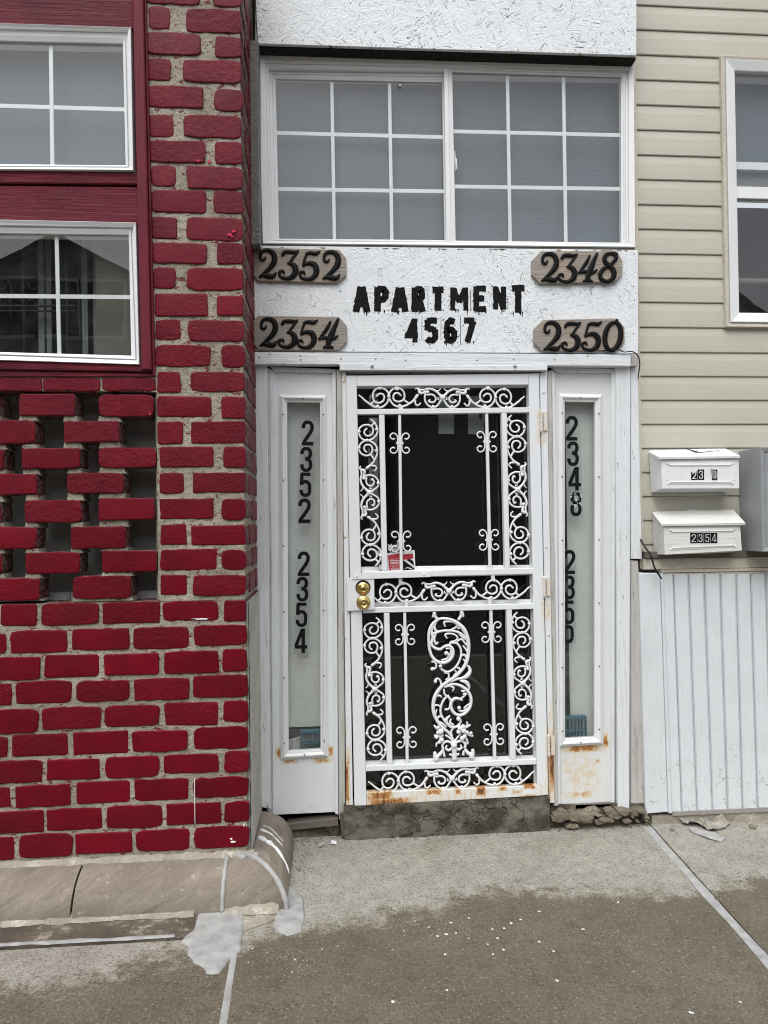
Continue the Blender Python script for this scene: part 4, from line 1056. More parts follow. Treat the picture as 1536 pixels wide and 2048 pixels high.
# its window
hw = thing("window", "tall white sash window with a dark lower pane in beige siding", None, ((WX0 + WX1) / 2, YS, (WZ0 + WZ1) / 2), None, None, sh)
def rect(x0, x1, z0, z1): return [Vector((x0, 0, z1)), Vector((x1, 0, z1)), Vector((x1, 0, z0)), Vector((x0, 0, z0))]
pxm = lambda p: p / 418.0
mb = MB(); mb.ring(rect(WX0, WX1, WZ0, WZ1), rect(WX0 + .022, WX1 - .022, WZ0 + .020, WZ1 - .018), YS - .030, YS - .026, YS + .04); mb.build("trim", M['beige'], hw)
a = (WX0 + .024, WX1 - .024, WZ0 + .022, WZ1 - .020)
mb = MB(); mb.ring(rect(*a), rect(a[0] + .052, a[1] - .052, a[2] + .052, a[3] - .050), YS - .034, YS - .022, YS + .08, ch=.003); mb.build("frame", M['vinyl'], hw)
gx0, gx1, gz0, gz1 = a[0] + .054, a[1] - .054, a[2] + .054, a[3] - .052
zr1, zr0 = at(1500, 376, YS).z, at(1500, 399, YS).z
zc1, zc0 = at(1500, 316, YS).z, at(1500, 331, YS).z
MB().box(gx0 - .002, gx1 + .002, YS - .014, YS + .02, zr0, zr1).build("meeting_rail", M['vinyl'], hw)
MB().box(gx0, gx1, YS + .040, YS + .05, zc0, zc1).build("inner_rail", M['vinyl'], hw)
MB().box(gx0, gx1, YS + .001, YS + .005, zr1, gz1).build("pane", M['glass'], hw)
MB().box(gx0, gx1, YS - .001, YS + .003, gz0, zr0).build("pane", M['glass'], hw)
MB().box(gx0 - .03, gx1 + .03, YS + .08, YS + .09, zc0, gz1 + .03).build("blind", M['blind'], hw)
MB().box(gx0 - .03, gx1 + .03, YS + .07, YS + .078, zr0 + .02, zc0).build("pale_board", M['curtain'], hw)
MB().box(gx0 - .03, gx1 + .03, YS + .16, YS + .17, gz0 - .05, zr0 + .03).build("dark_room_back", M['dark'], hw)
zq = at(1500, 556, YS).z
MB().box(gx0, gx1, YS + .02, YS + .05, zq - .012, zq + .006).build("inner_rail", M['darkwood'], hw)
# bottom of the siding
def strip(name, ytop, ybot, y0, d, m, x0=XS - .01, ch=.002, xr=4.2):
    return MB().box(x0, xr, y0, y0 + d, at(1400, ybot, y0).z, at(1400, ytop, y0).z).build(name, M[m], sh)
strip("drip_board", 1102, 1115, YS - .055, .06, 'darkwood', XS + .01)
strip("skirt_trim", 1116, 1137, YS - .045, .05, 'beige', XS + .005)
strip("skirt_trim", 1138, 1144, YS - .052, .05, 'beige', at(1322, 1140, YS - .05).x)
strip("skirt_trim", 1145, 1150, YS - .047, .05, 'beige', at(1322, 1140, YS - .05).x)
YP = -.005
def pz(py, px=1400): return at(px, py, YP).z
MB().prism(Q([(1276, 1146), (1318, 1146), (1334, 1622), (1290, 1626)], YP), YP - .012, YP + .04, 0, .003).build("corner_panel", M['panelw'], sh)
MB().prism(Q([(1318.5, 1146), (1324, 1147), (1341, 1624), (1334.5, 1624)], YP), YP - .018, YP + .04, 0, .003).build("corner_trim", M['panelw'], sh)
tops = [1324, 1346, 1377, 1408, 1440, 1472, 1501, 1531]; bots = [1341, 1363, 1394, 1425, 1455, 1485, 1515, 1544]
for k in range(14): tops.append(tops[-1] + 31); bots.append(bots[-1] + 30.5)
for i in range(len(tops) - 1):
    a0, a1, b0, b1 = tops[i], tops[i + 1], bots[i], bots[i + 1]
    y = YP
    A = at(a0 + .3, 1148, y); B = at(a1, 1147, y); C = at(b1, 1620, y); D = at(b0 + .3, 1621, y)
    e = .004
    def sh_(p, q, f): return Vector((lerp(p.x, q.x, f), 0, lerp(p.z, q.z, f)))
    V = []
    for f, dy in ((0, .002), (.035, -.010), (.80, -.013), (.93, -.005), (1.0, .002)):
        u = sh_(A, B, f); v = sh_(D, C, f); V += [Vector((u.x, y + dy, u.z)), Vector((v.x, y + dy, v.z))]
    MB().add(V, [(2 * k, 2 * k + 1, 2 * k + 3, 2 * k + 2) for k in range(4)]).build("panel_rib", M['panelw'], sh)
MB().box(at(1341, 1620, YP).x, 4.2, YP - .02, YP + .02, pz(1626), pz(1618)).build("bottom_trim", M['greytrim'], sh)
MB().box(XR + .02, 4.2, YP - .012, YP + .04, -.02, pz(1626) - .002).build("footing", M['cream'], sh)

# ================================================================ SECURITY DOOR
YD = -.030
dc = at(895, 1600, YD)
door = thing("security_door", "white iron security door with scrollwork, rust along its bottom rail", "door", (dc.x, YD, dc.z))
bz = lambda p: (at(*p, YD).x, at(*p, YD).z)
def rb_(px0, px1, py0, py1, k):
    a = at(px0, py0, YD); b = at(px1, py1, YD); return (a.x, b.x, b.z, a.z, k)
M['doorbot'] = m_rusty("rusty_bottom_rail", [rb_(720, 1076, 1568, 1614, .62), rb_(720, 800, 1580, 1604, 1.4), rb_(845, 890, 1576, 1592, 1.3), rb_(905, 925, 1574, 1592, 1.2), rb_(948, 975, 1570, 1596, 1.5), rb_(990, 1020, 1571, 1584, 1.1), rb_(1040, 1078, 1566, 1580, 1.4), rb_(705, 850, 1594, 1616, 1.35), rb_(1020, 1100, 1586, 1600, .95), rb_(1018, 1050, 1578, 1590, 1.0)])
M['stileR'] = m_rusty("hinge_side_stile", [rb_(1066, 1104, 820, 900, .75), rb_(1080, 1104, 1190, 1260, .75), rb_(1088, 1110, 1440, 1600, .9), rb_(1070, 1110, 1560, 1600, .8)], streak=False)
D = lambda name, pts, m='door', y=YD, d=.032, ch=.0022: MB().prism(Q(pts, YD), y, y + d, 0, ch).build(name, M[m], door)
D("left_stile", [(692, 751), (713, 751), (728, 1400), (733, 1611), (709, 1612)])
D("right_stile", [(1057, 747), (1078, 746), (1097, 1590), (1075, 1592)], 'stileR')
D("top_rail", [(713.2, 751), (1056.8, 747), (1057, 769.5), (713.6, 772.5)])
D("bottom_rail", [(733, 1585), (1074.6, 1571), (1074.8, 1592), (733.2, 1610.6)], 'doorbot')
D("rail", [(714, 818.5), (1058.4, 814.5), (1058.6, 825), (714.4, 829)])
D("rail", [(724, 1143), (1066, 1136), (1066.2, 1148), (724.2, 1156)])
D("rail", [(726, 1215.5), (1067.5, 1207), (1067.6, 1218), (726.2, 1226.5)])
D("rail", [(731.5, 1532), (1073, 1518), (1073.3, 1529), (731.8, 1543)])
D("inner_stile", [(758, 829), (769, 829), (775, 1142), (764, 1142)], y=YD + .001)
D("inner_stile", [(1003, 825.5), (1014, 825.5), (1020, 1137), (1010, 1137)], y=YD + .001)
D("inner_stile", [(768, 1226), (779, 1226), (785, 1532), (774, 1532)], y=YD + .001)
D("inner_stile", [(1013, 1219), (1024, 1219), (1032, 1520), (1021, 1520)], y=YD + .001)
def bar(a, b, w, m='door'):
    mb = MB(); mb.prism(Q([(a[0] - w, a[1]), (a[0] + w, a[1]), (b[0] + w, b[1]), (b[0] - w, b[1])], YD), YD + .004, YD + .018, 0, .002); return mb.build("bar", M[m], door)
bar((799.5, 829), (803, 1143), 2.9); bar((974, 826), (981, 1138), 3.0); bar((809.7, 1225), (815, 1532), 2.9); bar((982.5, 1219), (990.5, 1522), 3.0)
bar((801, 1155), (801.5, 1168), 3.6); bar((813, 1200), (813.5, 1216), 3.6); bar((986.5, 1149), (987, 1160), 3.6); bar((980, 1195), (980.5, 1210), 3.6)
# inner glass frame ledges behind the bars
def ledge(pts, y0=YD + .033): return MB().prism(Q(pts, y0), y0, y0 + .020, 0, .001).build("storm_frame", M['vinyl'], door)
ledge([(720, 1134), (1064, 1130), (1064, 1150), (720, 1156)]); ledge([(730, 1206), (1068, 1199), (1068, 1214), (730, 1222)])
ledge([(728, 1524), (1074, 1512), (1074, 1526), (728, 1540)]); ledge([(712, 768), (1056, 766), (1056, 774), (712, 776)])
ledge([(1054, 770), (1064, 770), (1080, 1580), (1069, 1580)])
MB().prism(Q([(706, 765), (1062, 760), (1080, 1580), (724, 1598)], YD), YD + .056, YD + .060).build("pane", M['glassd'], door)
# lock side plate, strap
MB().prism(Q([(693, 1156), (748, 1154), (749, 1219), (694, 1222)], YD), YD - .010, YD - .0005, 0, .0015).build("lock_plate", M['door'], door)
MB().prism(Q([(703.5, 1146), (860, 1142.5), (860, 1153.5), (704.5, 1158.5)], YD), YD - .0145, YD - .0105, 0, .001).build("strap", M['steel'] if False else M['cast'], door)
mb = MB()
for x, y in ((714, 1152.5), (848, 1149)): mb.lathe(at(x, y, YD - .0145), [(.0055, 0), (.005, -.002), (.002, -.0035)], 12)
mb.build("rivets", M['cast'], door)
c = at(726, 1177, YD - .010)
lk = MB(); lk.lathe(c + Vector((0, 0, .004)), [(.036, .0), (.036, -.001)], 28, 1)
lk.lathe(c, [(.032, -.0005), (.031, -.004), (.027, -.007), (.020, -.008), (.0195, -.012), (.016, -.0165), (.013, -.0165), (.0128, -.0155)], 30)
lk.lathe(c, [(.0126, -.0150), (.0120, -.0168), (.006, -.0172)], 20); lk.box(c.x - .002, c.x - .0005, c.y - .0176, c.y - .0172, c.z - .004, c.z + .004, 1)
lk.build("deadbolt", [M['brass'], M['black']], door)
c = at(727, 1205, YD - .010)
kb = MB(); kb.lathe(c, [(.034, 0), (.033, -.003), (.028, -.006), (.014, -.009), (.011, -.020), (.013, -.030), (.022, -.038), (.026, -.048), (.025, -.056), (.021, -.060), (.016, -.0605), (.0145, -.0585)], 32)
kb.lathe(c, [(.0143, -.0583), (.0075, -.0575), (.0072, -.0595), (.004, -.0597)], 20); kb.box(c.x - .0007, c.x + .0007, c.y - .0602, c.y - .0597, c.z - .003, c.z + .003, 1)
kb.build("knob", [M['brass'], M['black']], door)
mr = m_rusty("rusty_hinge", [(-9, 9, -9, 9, .45)], (.70, .66, .62), streak=False); M['hinge'] = mr
M['jambR'] = m_rusty("rusty_hinge_jamb", [rb_(1094, 1116, 1440, 1615, 1.4), rb_(1090, 1112, 1380, 1480, .55), rb_(1080, 1100, 850, 900, .6), rb_(1086, 1106, 1190, 1250, .7), rb_(1080, 1110, 735, 752, .4)], streak=True, old=True)
M['jambL'] = m_rusty("rusty_lock_jamb", [rb_(682, 702, 1490, 1640, 1.35), rb_(682, 698, 1420, 1500, .5), rb_(686, 694, 752, 768, .9), rb_(684, 696, 1068, 1080, 1.0), rb_(684, 698, 740, 1000, .28)], streak=True, old=True)
S("door_jamb", [(684, 743), (692, 744), (706, 1622), (693, 1626)], -.024, .06, 'jambL')
S("door_jamb", [(1079.5, 746), (1094, 742), (1109, 1606), (1099, 1606)], -.024, .06, 'jambR')
for (x, y0, y1) in ((1082, 822, 863), (1088, 1154, 1194), (1097, 1470, 1512)):
    mb = MB(); n = 5; a = at(x, y0, YD - .006); b = at(x + .9, y1, YD - .006)
    for k in range(n):
        p = a.lerp(b, k / n + .004); q = a.lerp(b, (k + 1) / n - .004); mb.tube([p, p.lerp(q, .5), q], .0068, 10)
    mb.prism(Q([(x + 5, y0 + 2), (x + 12, y0 + 2), (x + 12.5, y1 - 2), (x + 5.5, y1 - 2)], YD), YD - .002, YD + .004)
    mb.build("hinge", M['hinge'], door)
mb = MB()
for (x, y, s) in ((686.5, 762, 1), (690, 1073, 1), (1087, 785, 1), (1092, 1094, 1), (1097.5, 1270, 1), (692, 1277, .8)):
    mb.lathe(at(x, y, -.024), [(.0055 * s, 0), (.005 * s, -.003), (.002, -.004)], 10)
mb.build("jamb_screws", M['hinge'], en)
# dark doorway behind
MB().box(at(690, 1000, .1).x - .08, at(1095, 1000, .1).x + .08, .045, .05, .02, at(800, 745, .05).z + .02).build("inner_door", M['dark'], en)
# flat pale panels added for the grey patches at the top of the glass
for (x0, x1, y0, y1) in ((877, 908, 792, 868), (936, 968, 792, 868), (958, 964, 785, 838)):
    tag(quad("pale_panel", [(x0, y0), (x1, y0), (x1, y1), (x0, y1)], .038, .001, M['curtain'], None, .0), {877: "wider pale sheet high behind the dark door glass", 936: "pale sheet right of its wider twin behind the door glass", 958: "slim pale strip overlapping the right sheet behind the door glass"}[x0], "paper sheet")

# ---- scrollwork castings
def strokes(mb, S_, org, k, y, rot=0, mir=1, sub=5, flat=.75, seg=7, wmul=1.0):
    """S_: list of strokes [(u, v, w)...] in casting units (u right, v down); k metres per unit"""
    for st in S_:
        pts = spline(st, sub) if len(st) > 2 else spline([st[0], tuple((a + b) / 2 for a, b in zip(st[0], st[1])), st[1]], 2)
        P = []; W = []
        for (u, v, w) in pts:
            if rot: u, v = v, -u
            u *= mir
            P.append(Vector((org.x + u * k, y, org.z - v * k))); W.append(max(.0012, w * k * .5 * wmul))
        mb.tube(P, W, seg, flat)
T = 26
def sc(*p, w=T): return [(a[0], a[1], a[2] if len(a) > 2 else w) for a in p]
HALF = [  # right half is the mirror; u measured from the centre joint, v from the middle of the casting
    sc((-790 + 0, -118, 24), (-735, -100), (-695, -60), (-683, -5), (-700, 60), (-745, 110), (-800, 130), (-860, 122), (-915, 95)),
    sc((-915, 95), (-985, 45), (-1020, 10, 22), (-1062, -22, 18)),
    sc((-915, 95), (-880, 60), (-872, 40)),
    sc((-790, -118), (-840, -105), (-878, -60), (-888, -5), (-872, 45), (-835, 72), (-790, 70), (-752, 42), (-742, -5), (-765, -38), (-805, -42), (-838, -10)),
    sc((-683, -20), (-668, 40), (-625, 95), (-570, 118), (-505, 115), (-440, 90), (-375, 45, 30), (-320, -25, 42)),
    sc((-683, -20), (-660, -75), (-610, -115), (-565, -118), (-515, -95), (-485, -40), (-492, 20), (-530, 50), (-580, 55), (-620, 30), (-625, -20), (-600, -50), (-560, -50), (-532, -22)),
    sc((-500, 25), (-470, 50), (-430, 75)),
    sc((-350, 40, 30), (-345, 85, 24), (-315, 102, 22), (-280, 72, 20)),
    sc((-345, -105, 20), (-325, -118, 24), (-300, -95, 34), (-290, -60, 44), (-255, -55, 34), (-215, -72, 24), (-190, -50, 22)),
    sc((-300, -100, 30), (-240, -95, 26), (-180, -110, 30), (-120, -100, 32), (-70, -70, 32), (-25, -25, 40), (0, 0, 50)),
    sc((-95, -80, 24), (-45, -90, 18), (-22, -118, 12)),
    sc((-215, -60, 22), (-225, -20), (-222, 40), (-190, 95), (-130, 125), (-75, 110), (-35, 60), (0, 5, 34)),
    sc((-200, -30, 22), (-150, -38), (-105, -22), (-85, 20), (-110, 58), (-150, 60), (-175, 45), (-160, 28, 18)),
    sc((-60, 0, 14), (-45, 30, 14), (-65, 20, 10)),
]
NUBS = [(-800, -112), (-825, 118), (-590, -120), (-545, 105), (-684, -10), (-120, 118), (-190, -68)]
def casting(u_flip_tail=True, cut=(False, False)):
    out = []
    for side in (1, -1):
        for i, st in enumerate(HALF):
            if i == 1 and cut[0 if side == 1 else 1]: st = sc((-915, 95), (-940, 70, 24), (-958, 50, 20))
            out.append([(u * side, v, w) for u, v, w in st])
    return out
def make_scroll(name, cx, cy, kpx, rot, mir, cut=(False, False), pegs=()):
    org = at(cx, cy, YD); k = (at(cx + 10, cy, YD).x - org.x) / 10 / 6.4 * kpx
    mb = MB(); strokes(mb, casting(cut=cut), org, k, YD + .010, rot, mir, 4, .8, 7)
    for side in (1, -1):
        for u, v in NUBS:
            u, v = u * side, v
            if rot: u, v = v, -u
            mb.blob(Vector((org.x + u * mir * k, YD + .008, org.z - v * k)), 24 * k, 6, .6)
    u, v = 0, 20
    mb.blob(Vector((org.x, YD + .007, org.z)), 38 * k, 8, .5)
    for (a, b) in pegs:
        mb.prism(Q([(a[0] - 4, a[1]), (a[0] + 4, a[1]), (b[0] + 4, b[1]), (b[0] - 4, b[1])], YD), YD + .004, YD + .014, 0, .001)
    o = mb.build(name, M['cast'], door)
    return o
def tilt(o, a):   # castings follow the sag of the door
    o.rotation_euler = (0, a, 0)
tilt(make_scroll("scroll_panel", 885.5, 794.5, 1.0, 0, 1, pegs=[((794, 773), (794, 780)), ((802, 813), (802, 820)), ((976, 771), (976, 777)), ((971, 811), (971, 817))]), R(.35) * -1 * -1)
tilt(make_scroll("scroll_panel", 898.5, 1182.5, .99, 0, 1, cut=(True, False)), R(-.9) * -1 * -1)
tilt(make_scroll("scroll_panel", 904.5, 1558, 1.0, 0, 1), R(-1.3) * -1 * -1)
tilt(make_scroll("scroll_panel", 739, 985, .98, 1, 1, cut=(True, True)), R(-1.0))
tilt(make_scroll("scroll_panel", 1036.5, 979, .98, 1, -1, cut=(True, True)), R(-1.0))
tilt(make_scroll("scroll_panel", 749.5, 1379, .95, 1, 1, cut=(True, True)), R(-1.0))
tilt(make_scroll("scroll_panel", 1047, 1367, .93, 1, -1, cut=(True, True)), R(-1.0))
def c_scroll(cx, cy, s):
    org = at(cx, cy, YD); k = (at(cx + 10, cy, YD).x - org.x) / 10 / 6.4 * s
    mb = MB()
    for d in (1, -1):
        st = [(-68, -58, 22), (-92, -52, 20), (-118, -75, 19), (-118, -105, 19), (-88, -128, 19), (-52, -118, 19), (-30, -85, 19), (-24, -40, 22), (-24, 0, 26), (-24, 40, 22), (-30, 85, 19), (-52, 118, 19), (-88, 128, 19), (-118, 105, 19), (-118, 75, 19), (-92, 54, 20), (-68, 62, 22)]
        strokes(mb, [[(u * d, v, w) for u, v, w in st]], org, k, YD + .011, 0, 1, 4, .8, 7)
        mb.blob(Vector((org.x - 38 * d * k, YD + .010, org.z)), 15 * k, 6, .7)
    return mb.build("c_scroll", M['cast'], door)
for (x, y, s) in ((800, 886, 1), (974.5, 883, 1), (803, 1083, 1), (979, 1080, 1), (810.5, 1270, 1.0), (984, 1265, 1), (813.5, 1476, 1.02), (988.5, 1470, 1.02)): c_scroll(x, y, s)
# ---- central cast ornament (traced units: 6.025 per sight unit, origin 800,1200)
ORN = [
    [(415, 170, 44), (428, 215, 34), (458, 245, 34)], [(748, 165, 44), (742, 205, 36), (712, 250, 34)], [(400, 210, 30), (415, 172, 30)], [(768, 215, 26), (760, 175, 30)],
    [(455, 245, 30), (530, 235, 30), (620, 255, 36), (700, 300, 44), (770, 370, 50), (812, 460, 46), (828, 560, 44), (822, 680, 40), (795, 780, 42), (740, 865, 38), (660, 940, 36), (560, 1000, 36), (480, 1065, 40), (415, 1160, 44), (388, 1260, 40), (392, 1360, 40), (432, 1460, 38), (500, 1550, 34), (570, 1610, 30), (628, 1700, 28)],
    [(455, 250, 34), (385, 310, 34), (348, 400, 34), (345, 500, 34), (352, 600, 34), (382, 690, 34), (440, 750, 36), (520, 768, 38), (590, 740, 38), (632, 680, 38), (632, 610, 36), (590, 565, 32), (530, 575, 34)],
    [(552, 650, 44), (585, 680, 30), (560, 720, 24), (500, 735, 20)], [(555, 600, 20), (600, 600, 18), (610, 650, 18), (585, 700, 16)],
    [(405, 415, 34), (480, 390, 28), (560, 383, 26), (650, 390, 26), (730, 420, 28), (790, 480, 30)],
    [(395, 330, 24), (380, 400, 26), (395, 470, 34), (375, 540, 30), (420, 590, 32), (480, 605, 32), (520, 580, 28)], [(430, 420, 22), (410, 480, 26), (430, 540, 26), (455, 520, 16)],
    [(545, 330, 18), (535, 280, 24), (600, 275, 20), (660, 290, 20), (690, 330, 22), (640, 365, 20), (580, 385, 18)], [(440, 270, 22), (415, 330, 26), (430, 380, 26), (445, 375, 18)],
    [(565, 475, 18), (545, 430, 24), (610, 420, 20), (670, 440, 20), (695, 480, 22), (660, 512, 20), (615, 520, 22), (600, 550, 24)],
    [(620, 535, 22), (685, 540, 24), (728, 600, 24), (735, 680, 24), (705, 770, 26), (650, 840, 24), (570, 880, 24), (500, 850, 26), (475, 805, 34)],
    [(700, 360, 22), (745, 350, 24), (775, 400, 20)], [(700, 400, 18), (735, 450, 22), (800, 500, 24)], [(690, 520, 20), (740, 490, 20), (800, 560, 22)], [(765, 575, 22), (790, 610, 20), (820, 660, 22)], [(735, 690, 26), (775, 680, 24), (800, 720, 22)], [(765, 735, 20), (785, 770, 20), (790, 800, 20)],
    [(680, 825, 24), (720, 855, 22), (700, 880, 18)], [(650, 860, 16), (675, 890, 18), (640, 930, 20)],
    [(378, 750, 20), (415, 760, 22), (432, 800, 22), (415, 835, 24), (378, 835, 34)],
    [(535, 890, 22), (575, 900, 20), (580, 950, 22), (545, 975, 18)],
    [(800, 805, 16), (830, 830, 30), (840, 880, 42), (805, 935, 52), (750, 960, 36), (680, 970, 26), (600, 1000, 24)],
    [(725, 990, 26), (790, 1010, 44), (825, 1060, 36), (825, 1105, 14)],
    [(415, 985, 34), (440, 955, 22), (478, 985, 22), (490, 1050, 24)],
    [(560, 1040, 24), (650, 1030, 28), (740, 1060, 34), (815, 1125, 36), (850, 1215, 34), (832, 1315, 36), (770, 1385, 36), (700, 1405, 34), (635, 1370, 36), (600, 1290, 38), (620, 1225, 36), (670, 1200, 34), (740, 1225, 20)],
    [(700, 1310, 40), (710, 1350, 26), (755, 1355, 24), (815, 1320, 22)], [(765, 1320, 22), (800, 1290, 20), (838, 1270, 18)],
    [(760, 1160, 26), (790, 1150, 28), (750, 1190, 20), (700, 1215, 22)], [(735, 1110, 20), (765, 1120, 24), (780, 1080, 20)],
    [(625, 1110, 14), (640, 1075, 22), (590, 1050, 24), (530, 1060, 24)], [(520, 1090, 22), (530, 1150, 24), (575, 1180, 24), (595, 1215, 30)],
    [(575, 1165, 22), (520, 1210, 26), (480, 1300, 26), (482, 1390, 26), (540, 1490, 28)], [(535, 1330, 26), (575, 1325, 20), (600, 1270, 22)],
    [(690, 1440, 48), (718, 1480, 28), (680, 1535, 30), (610, 1545, 30), (555, 1500, 34), (545, 1450, 36), (585, 1410, 20)], [(600, 1450, 18), (590, 1490, 26), (630, 1520, 22)],
    [(395, 1285, 24), (440, 1275, 20), (480, 1300, 22)], [(440, 1160, 26), (475, 1165, 24), (490, 1185, 14)], [(425, 1440, 22), (465, 1410, 22), (495, 1420, 18)], [(410, 1390, 18), (430, 1330, 16)], [(470, 1480, 18), (500, 1500, 20), (540, 1540, 22)],
    [(535, 1640, 22), (590, 1680, 22), (630, 1735, 26)], [(715, 1630, 22), (670, 1680, 22), (640, 1735, 26)], [(625, 1560, 24), (600, 1600, 22), (615, 1650, 16)],
    [(500, 1800, 30), (495, 1750, 30), (540, 1715, 28), (600, 1735, 26), (608, 1790, 26), (570, 1820, 30), (535, 1800, 24), (545, 1765, 18)],
    [(765, 1800, 30), (770, 1750, 30), (725, 1715, 28), (660, 1735, 26), (652, 1790, 26), (690, 1815, 30), (725, 1795, 24), (715, 1765, 18)],
    [(632, 1725, 60), (635, 1800, 56), (637, 1870, 52), (637, 1925, 56)], [(580, 1870, 20), (610, 1880, 30), (635, 1850, 30), (665, 1880, 30), (690, 1865, 20)],
    [(500, 1820, 34), (460, 1865, 40), (425, 1895, 44), (412, 1925, 50)], [(400, 1845, 38), (400, 1890, 44), (410, 1925, 44)],
    [(770, 1820, 34), (800, 1860, 40), (835, 1885, 44), (845, 1915, 50)], [(862, 1830, 38), (860, 1880, 44), (850, 1915, 40)], [(510, 1840, 20), (515, 1890, 26)], [(750, 1840, 20), (745, 1880, 30)],
    [(400, 1520, 24), (425, 1555, 26), (470, 1590, 30)], [(400, 1640, 26), (450, 1650, 34), (500, 1640, 26)], [(420, 1770, 16), (425, 1735, 24), (480, 1710, 30)],
    [(795, 1490, 16), (800, 1530, 26), (760, 1570, 34)], [(835, 1525, 18), (800, 1550, 22)], [(860, 1660, 30), (820, 1640, 34), (770, 1620, 30)], [(800, 1750, 24), (790, 1700, 26), (750, 1670, 34)],
]
oc = at(800, 1200, YD); kk = (at(810, 1200, YD).x - oc.x) / 10 / 6.025
mb = MB(); strokes(mb, ORN, oc, kk, YD + .008, 0, 1, 5, .85, 8, 1.1)
for (u, v, r) in ((440, 1540, 24), (470, 1590, 40), (440, 1600, 26), (420, 1650, 30), (480, 1690, 34), (455, 1715, 24), (710, 1560, 36), (750, 1590, 34), (745, 1540, 30), (790, 1610, 26), (760, 1660, 30), (690, 1600, 30), (840, 1620, 22), (730, 1680, 30), (552, 652, 26), (700, 1312, 24), (690, 1445, 28), (415, 988, 22), (378, 838, 22), (480, 805, 22), (632, 1760, 40)):
    mb.blob(Vector((oc.x + u * kk, YD + .002, oc.z - v * kk)), r * kk, 7, .7)
tilt(mb.build("centre_ornament", M['cast'], door), 0)
# leaflets and paper twig tucked behind the bars
quad("leaflet", [(776, 1111), (803, 1106), (805, 1141), (779, 1143)], YD + .024, .0012, M['redpaper'], None, 0)
lf = bpy.context.scene.objects.get("leaflet")
tag(lf, "dark red printed leaflet tucked behind the left door bar", "leaflet")
def print_lines(root, rows, y, mat):
    mb = MB()
    for (x0, x1, yy, h) in rows: mb.prism(Q([(x0, yy), (x1, yy - .6), (x1, yy - .6 + h), (x0, yy + h)], y), y - .0006, y - .0001)
    mb.build("print", mat, root)
# the leaflet is a mesh thing: its print and white border are children
WLOC[lf] = WLOC[lf]
print_lines(lf, [(780, 799, 1118, .7), (779, 800, 1121, 1.6), (781, 800, 1125, 2.2), (780, 800, 1130, .6), (784, 797, 1132.2, .5), (783, 798, 1134.2, .5), (781, 800, 1137, .5), (782, 801, 1139.4, 2)], YD + .024, M['silver'])
pf = quad("leaflet", [(770, 1107), (829, 1100), (831, 1140), (777, 1143)], YD + .0265, .0012, M['paper'], None, 0)
tag(pf, "white-edged picture card leaning behind the red leaflet", "leaflet")
mb = MB(); y = YD + .0265
mb.prism(Q([(806, 1109), (826, 1107), (827, 1117), (806, 1120)], y), y - .0006, y - .0001, 1)
mb.prism(Q([(806, 1121), (820, 1118), (827, 1122), (829, 1139), (806, 1141)], y), y - .0006, y - .0001, 0)
mb.prism(Q([(806, 1120), (812, 1119), (828, 1131), (828, 1136)], y), y - .0009, y - .0006, 2)
mb.prism(Q([(808, 1138), (815, 1134), (824, 1137), (824, 1138.5), (815, 1136)], y), y - .0009, y - .0006, 2)
mb.build("print", [M['black'], M['redpaper'], M['silver']], pf)
def twig(name, px, label):
    mb = MB(); y = YD + .022
    a, b = px
    P = [at(lerp(a[0], b[0], t), lerp(a[1], b[1], t), y) for t in (0, .5, 1)]
    mb.tube(P, .0014, 5)
    d = Vector((b[0] - a[0], b[1] - a[1])); n = Vector((-d.y, d.x)).normalized()
    for t in (.2, .4, .6, .8, 1.0):
        for s in (-1, 1):
            o = Vector(a) + d * t; e = o + n * s * 4.2 + d.normalized() * 4
            mb.tube([at(o.x, o.y, y), at((o.x + e.x) / 2 + d.normalized().x, (o.y + e.y) / 2, y), at(e.x, e.y, y)], [.001, .0022, .0008], 5)
    tag(mb.build(name, M['white'], None), label, "paper twig", "white paper twigs behind the door bars")
twig("paper_twig", ((781, 1105), (780, 1092)), "white paper twig standing upright above the red leaflet")
twig("paper_twig", ((783, 1106), (795, 1090)), "white paper twig leaning right above the red leaflet")
twig("paper_twig", ((762, 1112), (756, 1106)), "tiny white paper twig showing through the left scroll border")
twig("paper_twig", ((764, 1140), (762, 1131)), "tiny white paper twig low beside the left scroll border")

# ================================================================ LETTERING
BG = {  # bold condensed figures: box 1 wide, 2 high, baseline 0, y up
 '2': [[(.17, 1.38), (.17, 1.6), (.3, 1.81), (.5, 1.86), (.7, 1.81), (.83, 1.6), (.83, 1.32), (.70, 1.02), (.46, .66), (.24, .34), (.17, .1)], [(.03, .14), (.95, .14)]],
 '3': [[(.17, 1.42), (.17, 1.62), (.3, 1.82), (.5, 1.86), (.7, 1.82), (.82, 1.6), (.80, 1.3), (.66, 1.1), (.42, 1.04)], [(.42, 1.04), (.70, .98), (.83, .74), (.83, .42), (.7, .19), (.5, .14), (.3, .19), (.17, .4), (.17, .62)]],
 '5': [[(.92, 1.86), (.14, 1.86)], [(.22, 1.9), (.19, .98)], [(.19, 1.08), (.32, 1.2), (.5, 1.25), (.70, 1.18), (.83, .95), (.83, .42), (.7, .19), (.5, .14), (.3, .19), (.17, .38), (.17, .58)]],
 '4': [[(.70, 0), (.70, 2)], [(.64, 1.92), (.10, .56)], [(.02, .5), (1.02, .5)]],
 '8': [[(.5, 1.86), (.28, 1.8), (.19, 1.56), (.24, 1.22), (.5, 1.04), (.78, .84), (.83, .5), (.72, .2), (.5, .14), (.28, .2), (.17, .5), (.22, .84), (.5, 1.04), (.76, 1.22), (.81, 1.56), (.72, 1.8), (.5, 1.86)]],
 '0': [[(.5, 1.86), (.26, 1.76), (.17, 1.4), (.17, .6), (.26, .24), (.5, .14), (.74, .24), (.83, .6), (.83, 1.4), (.74, 1.76), (.5, 1.86)]],
}
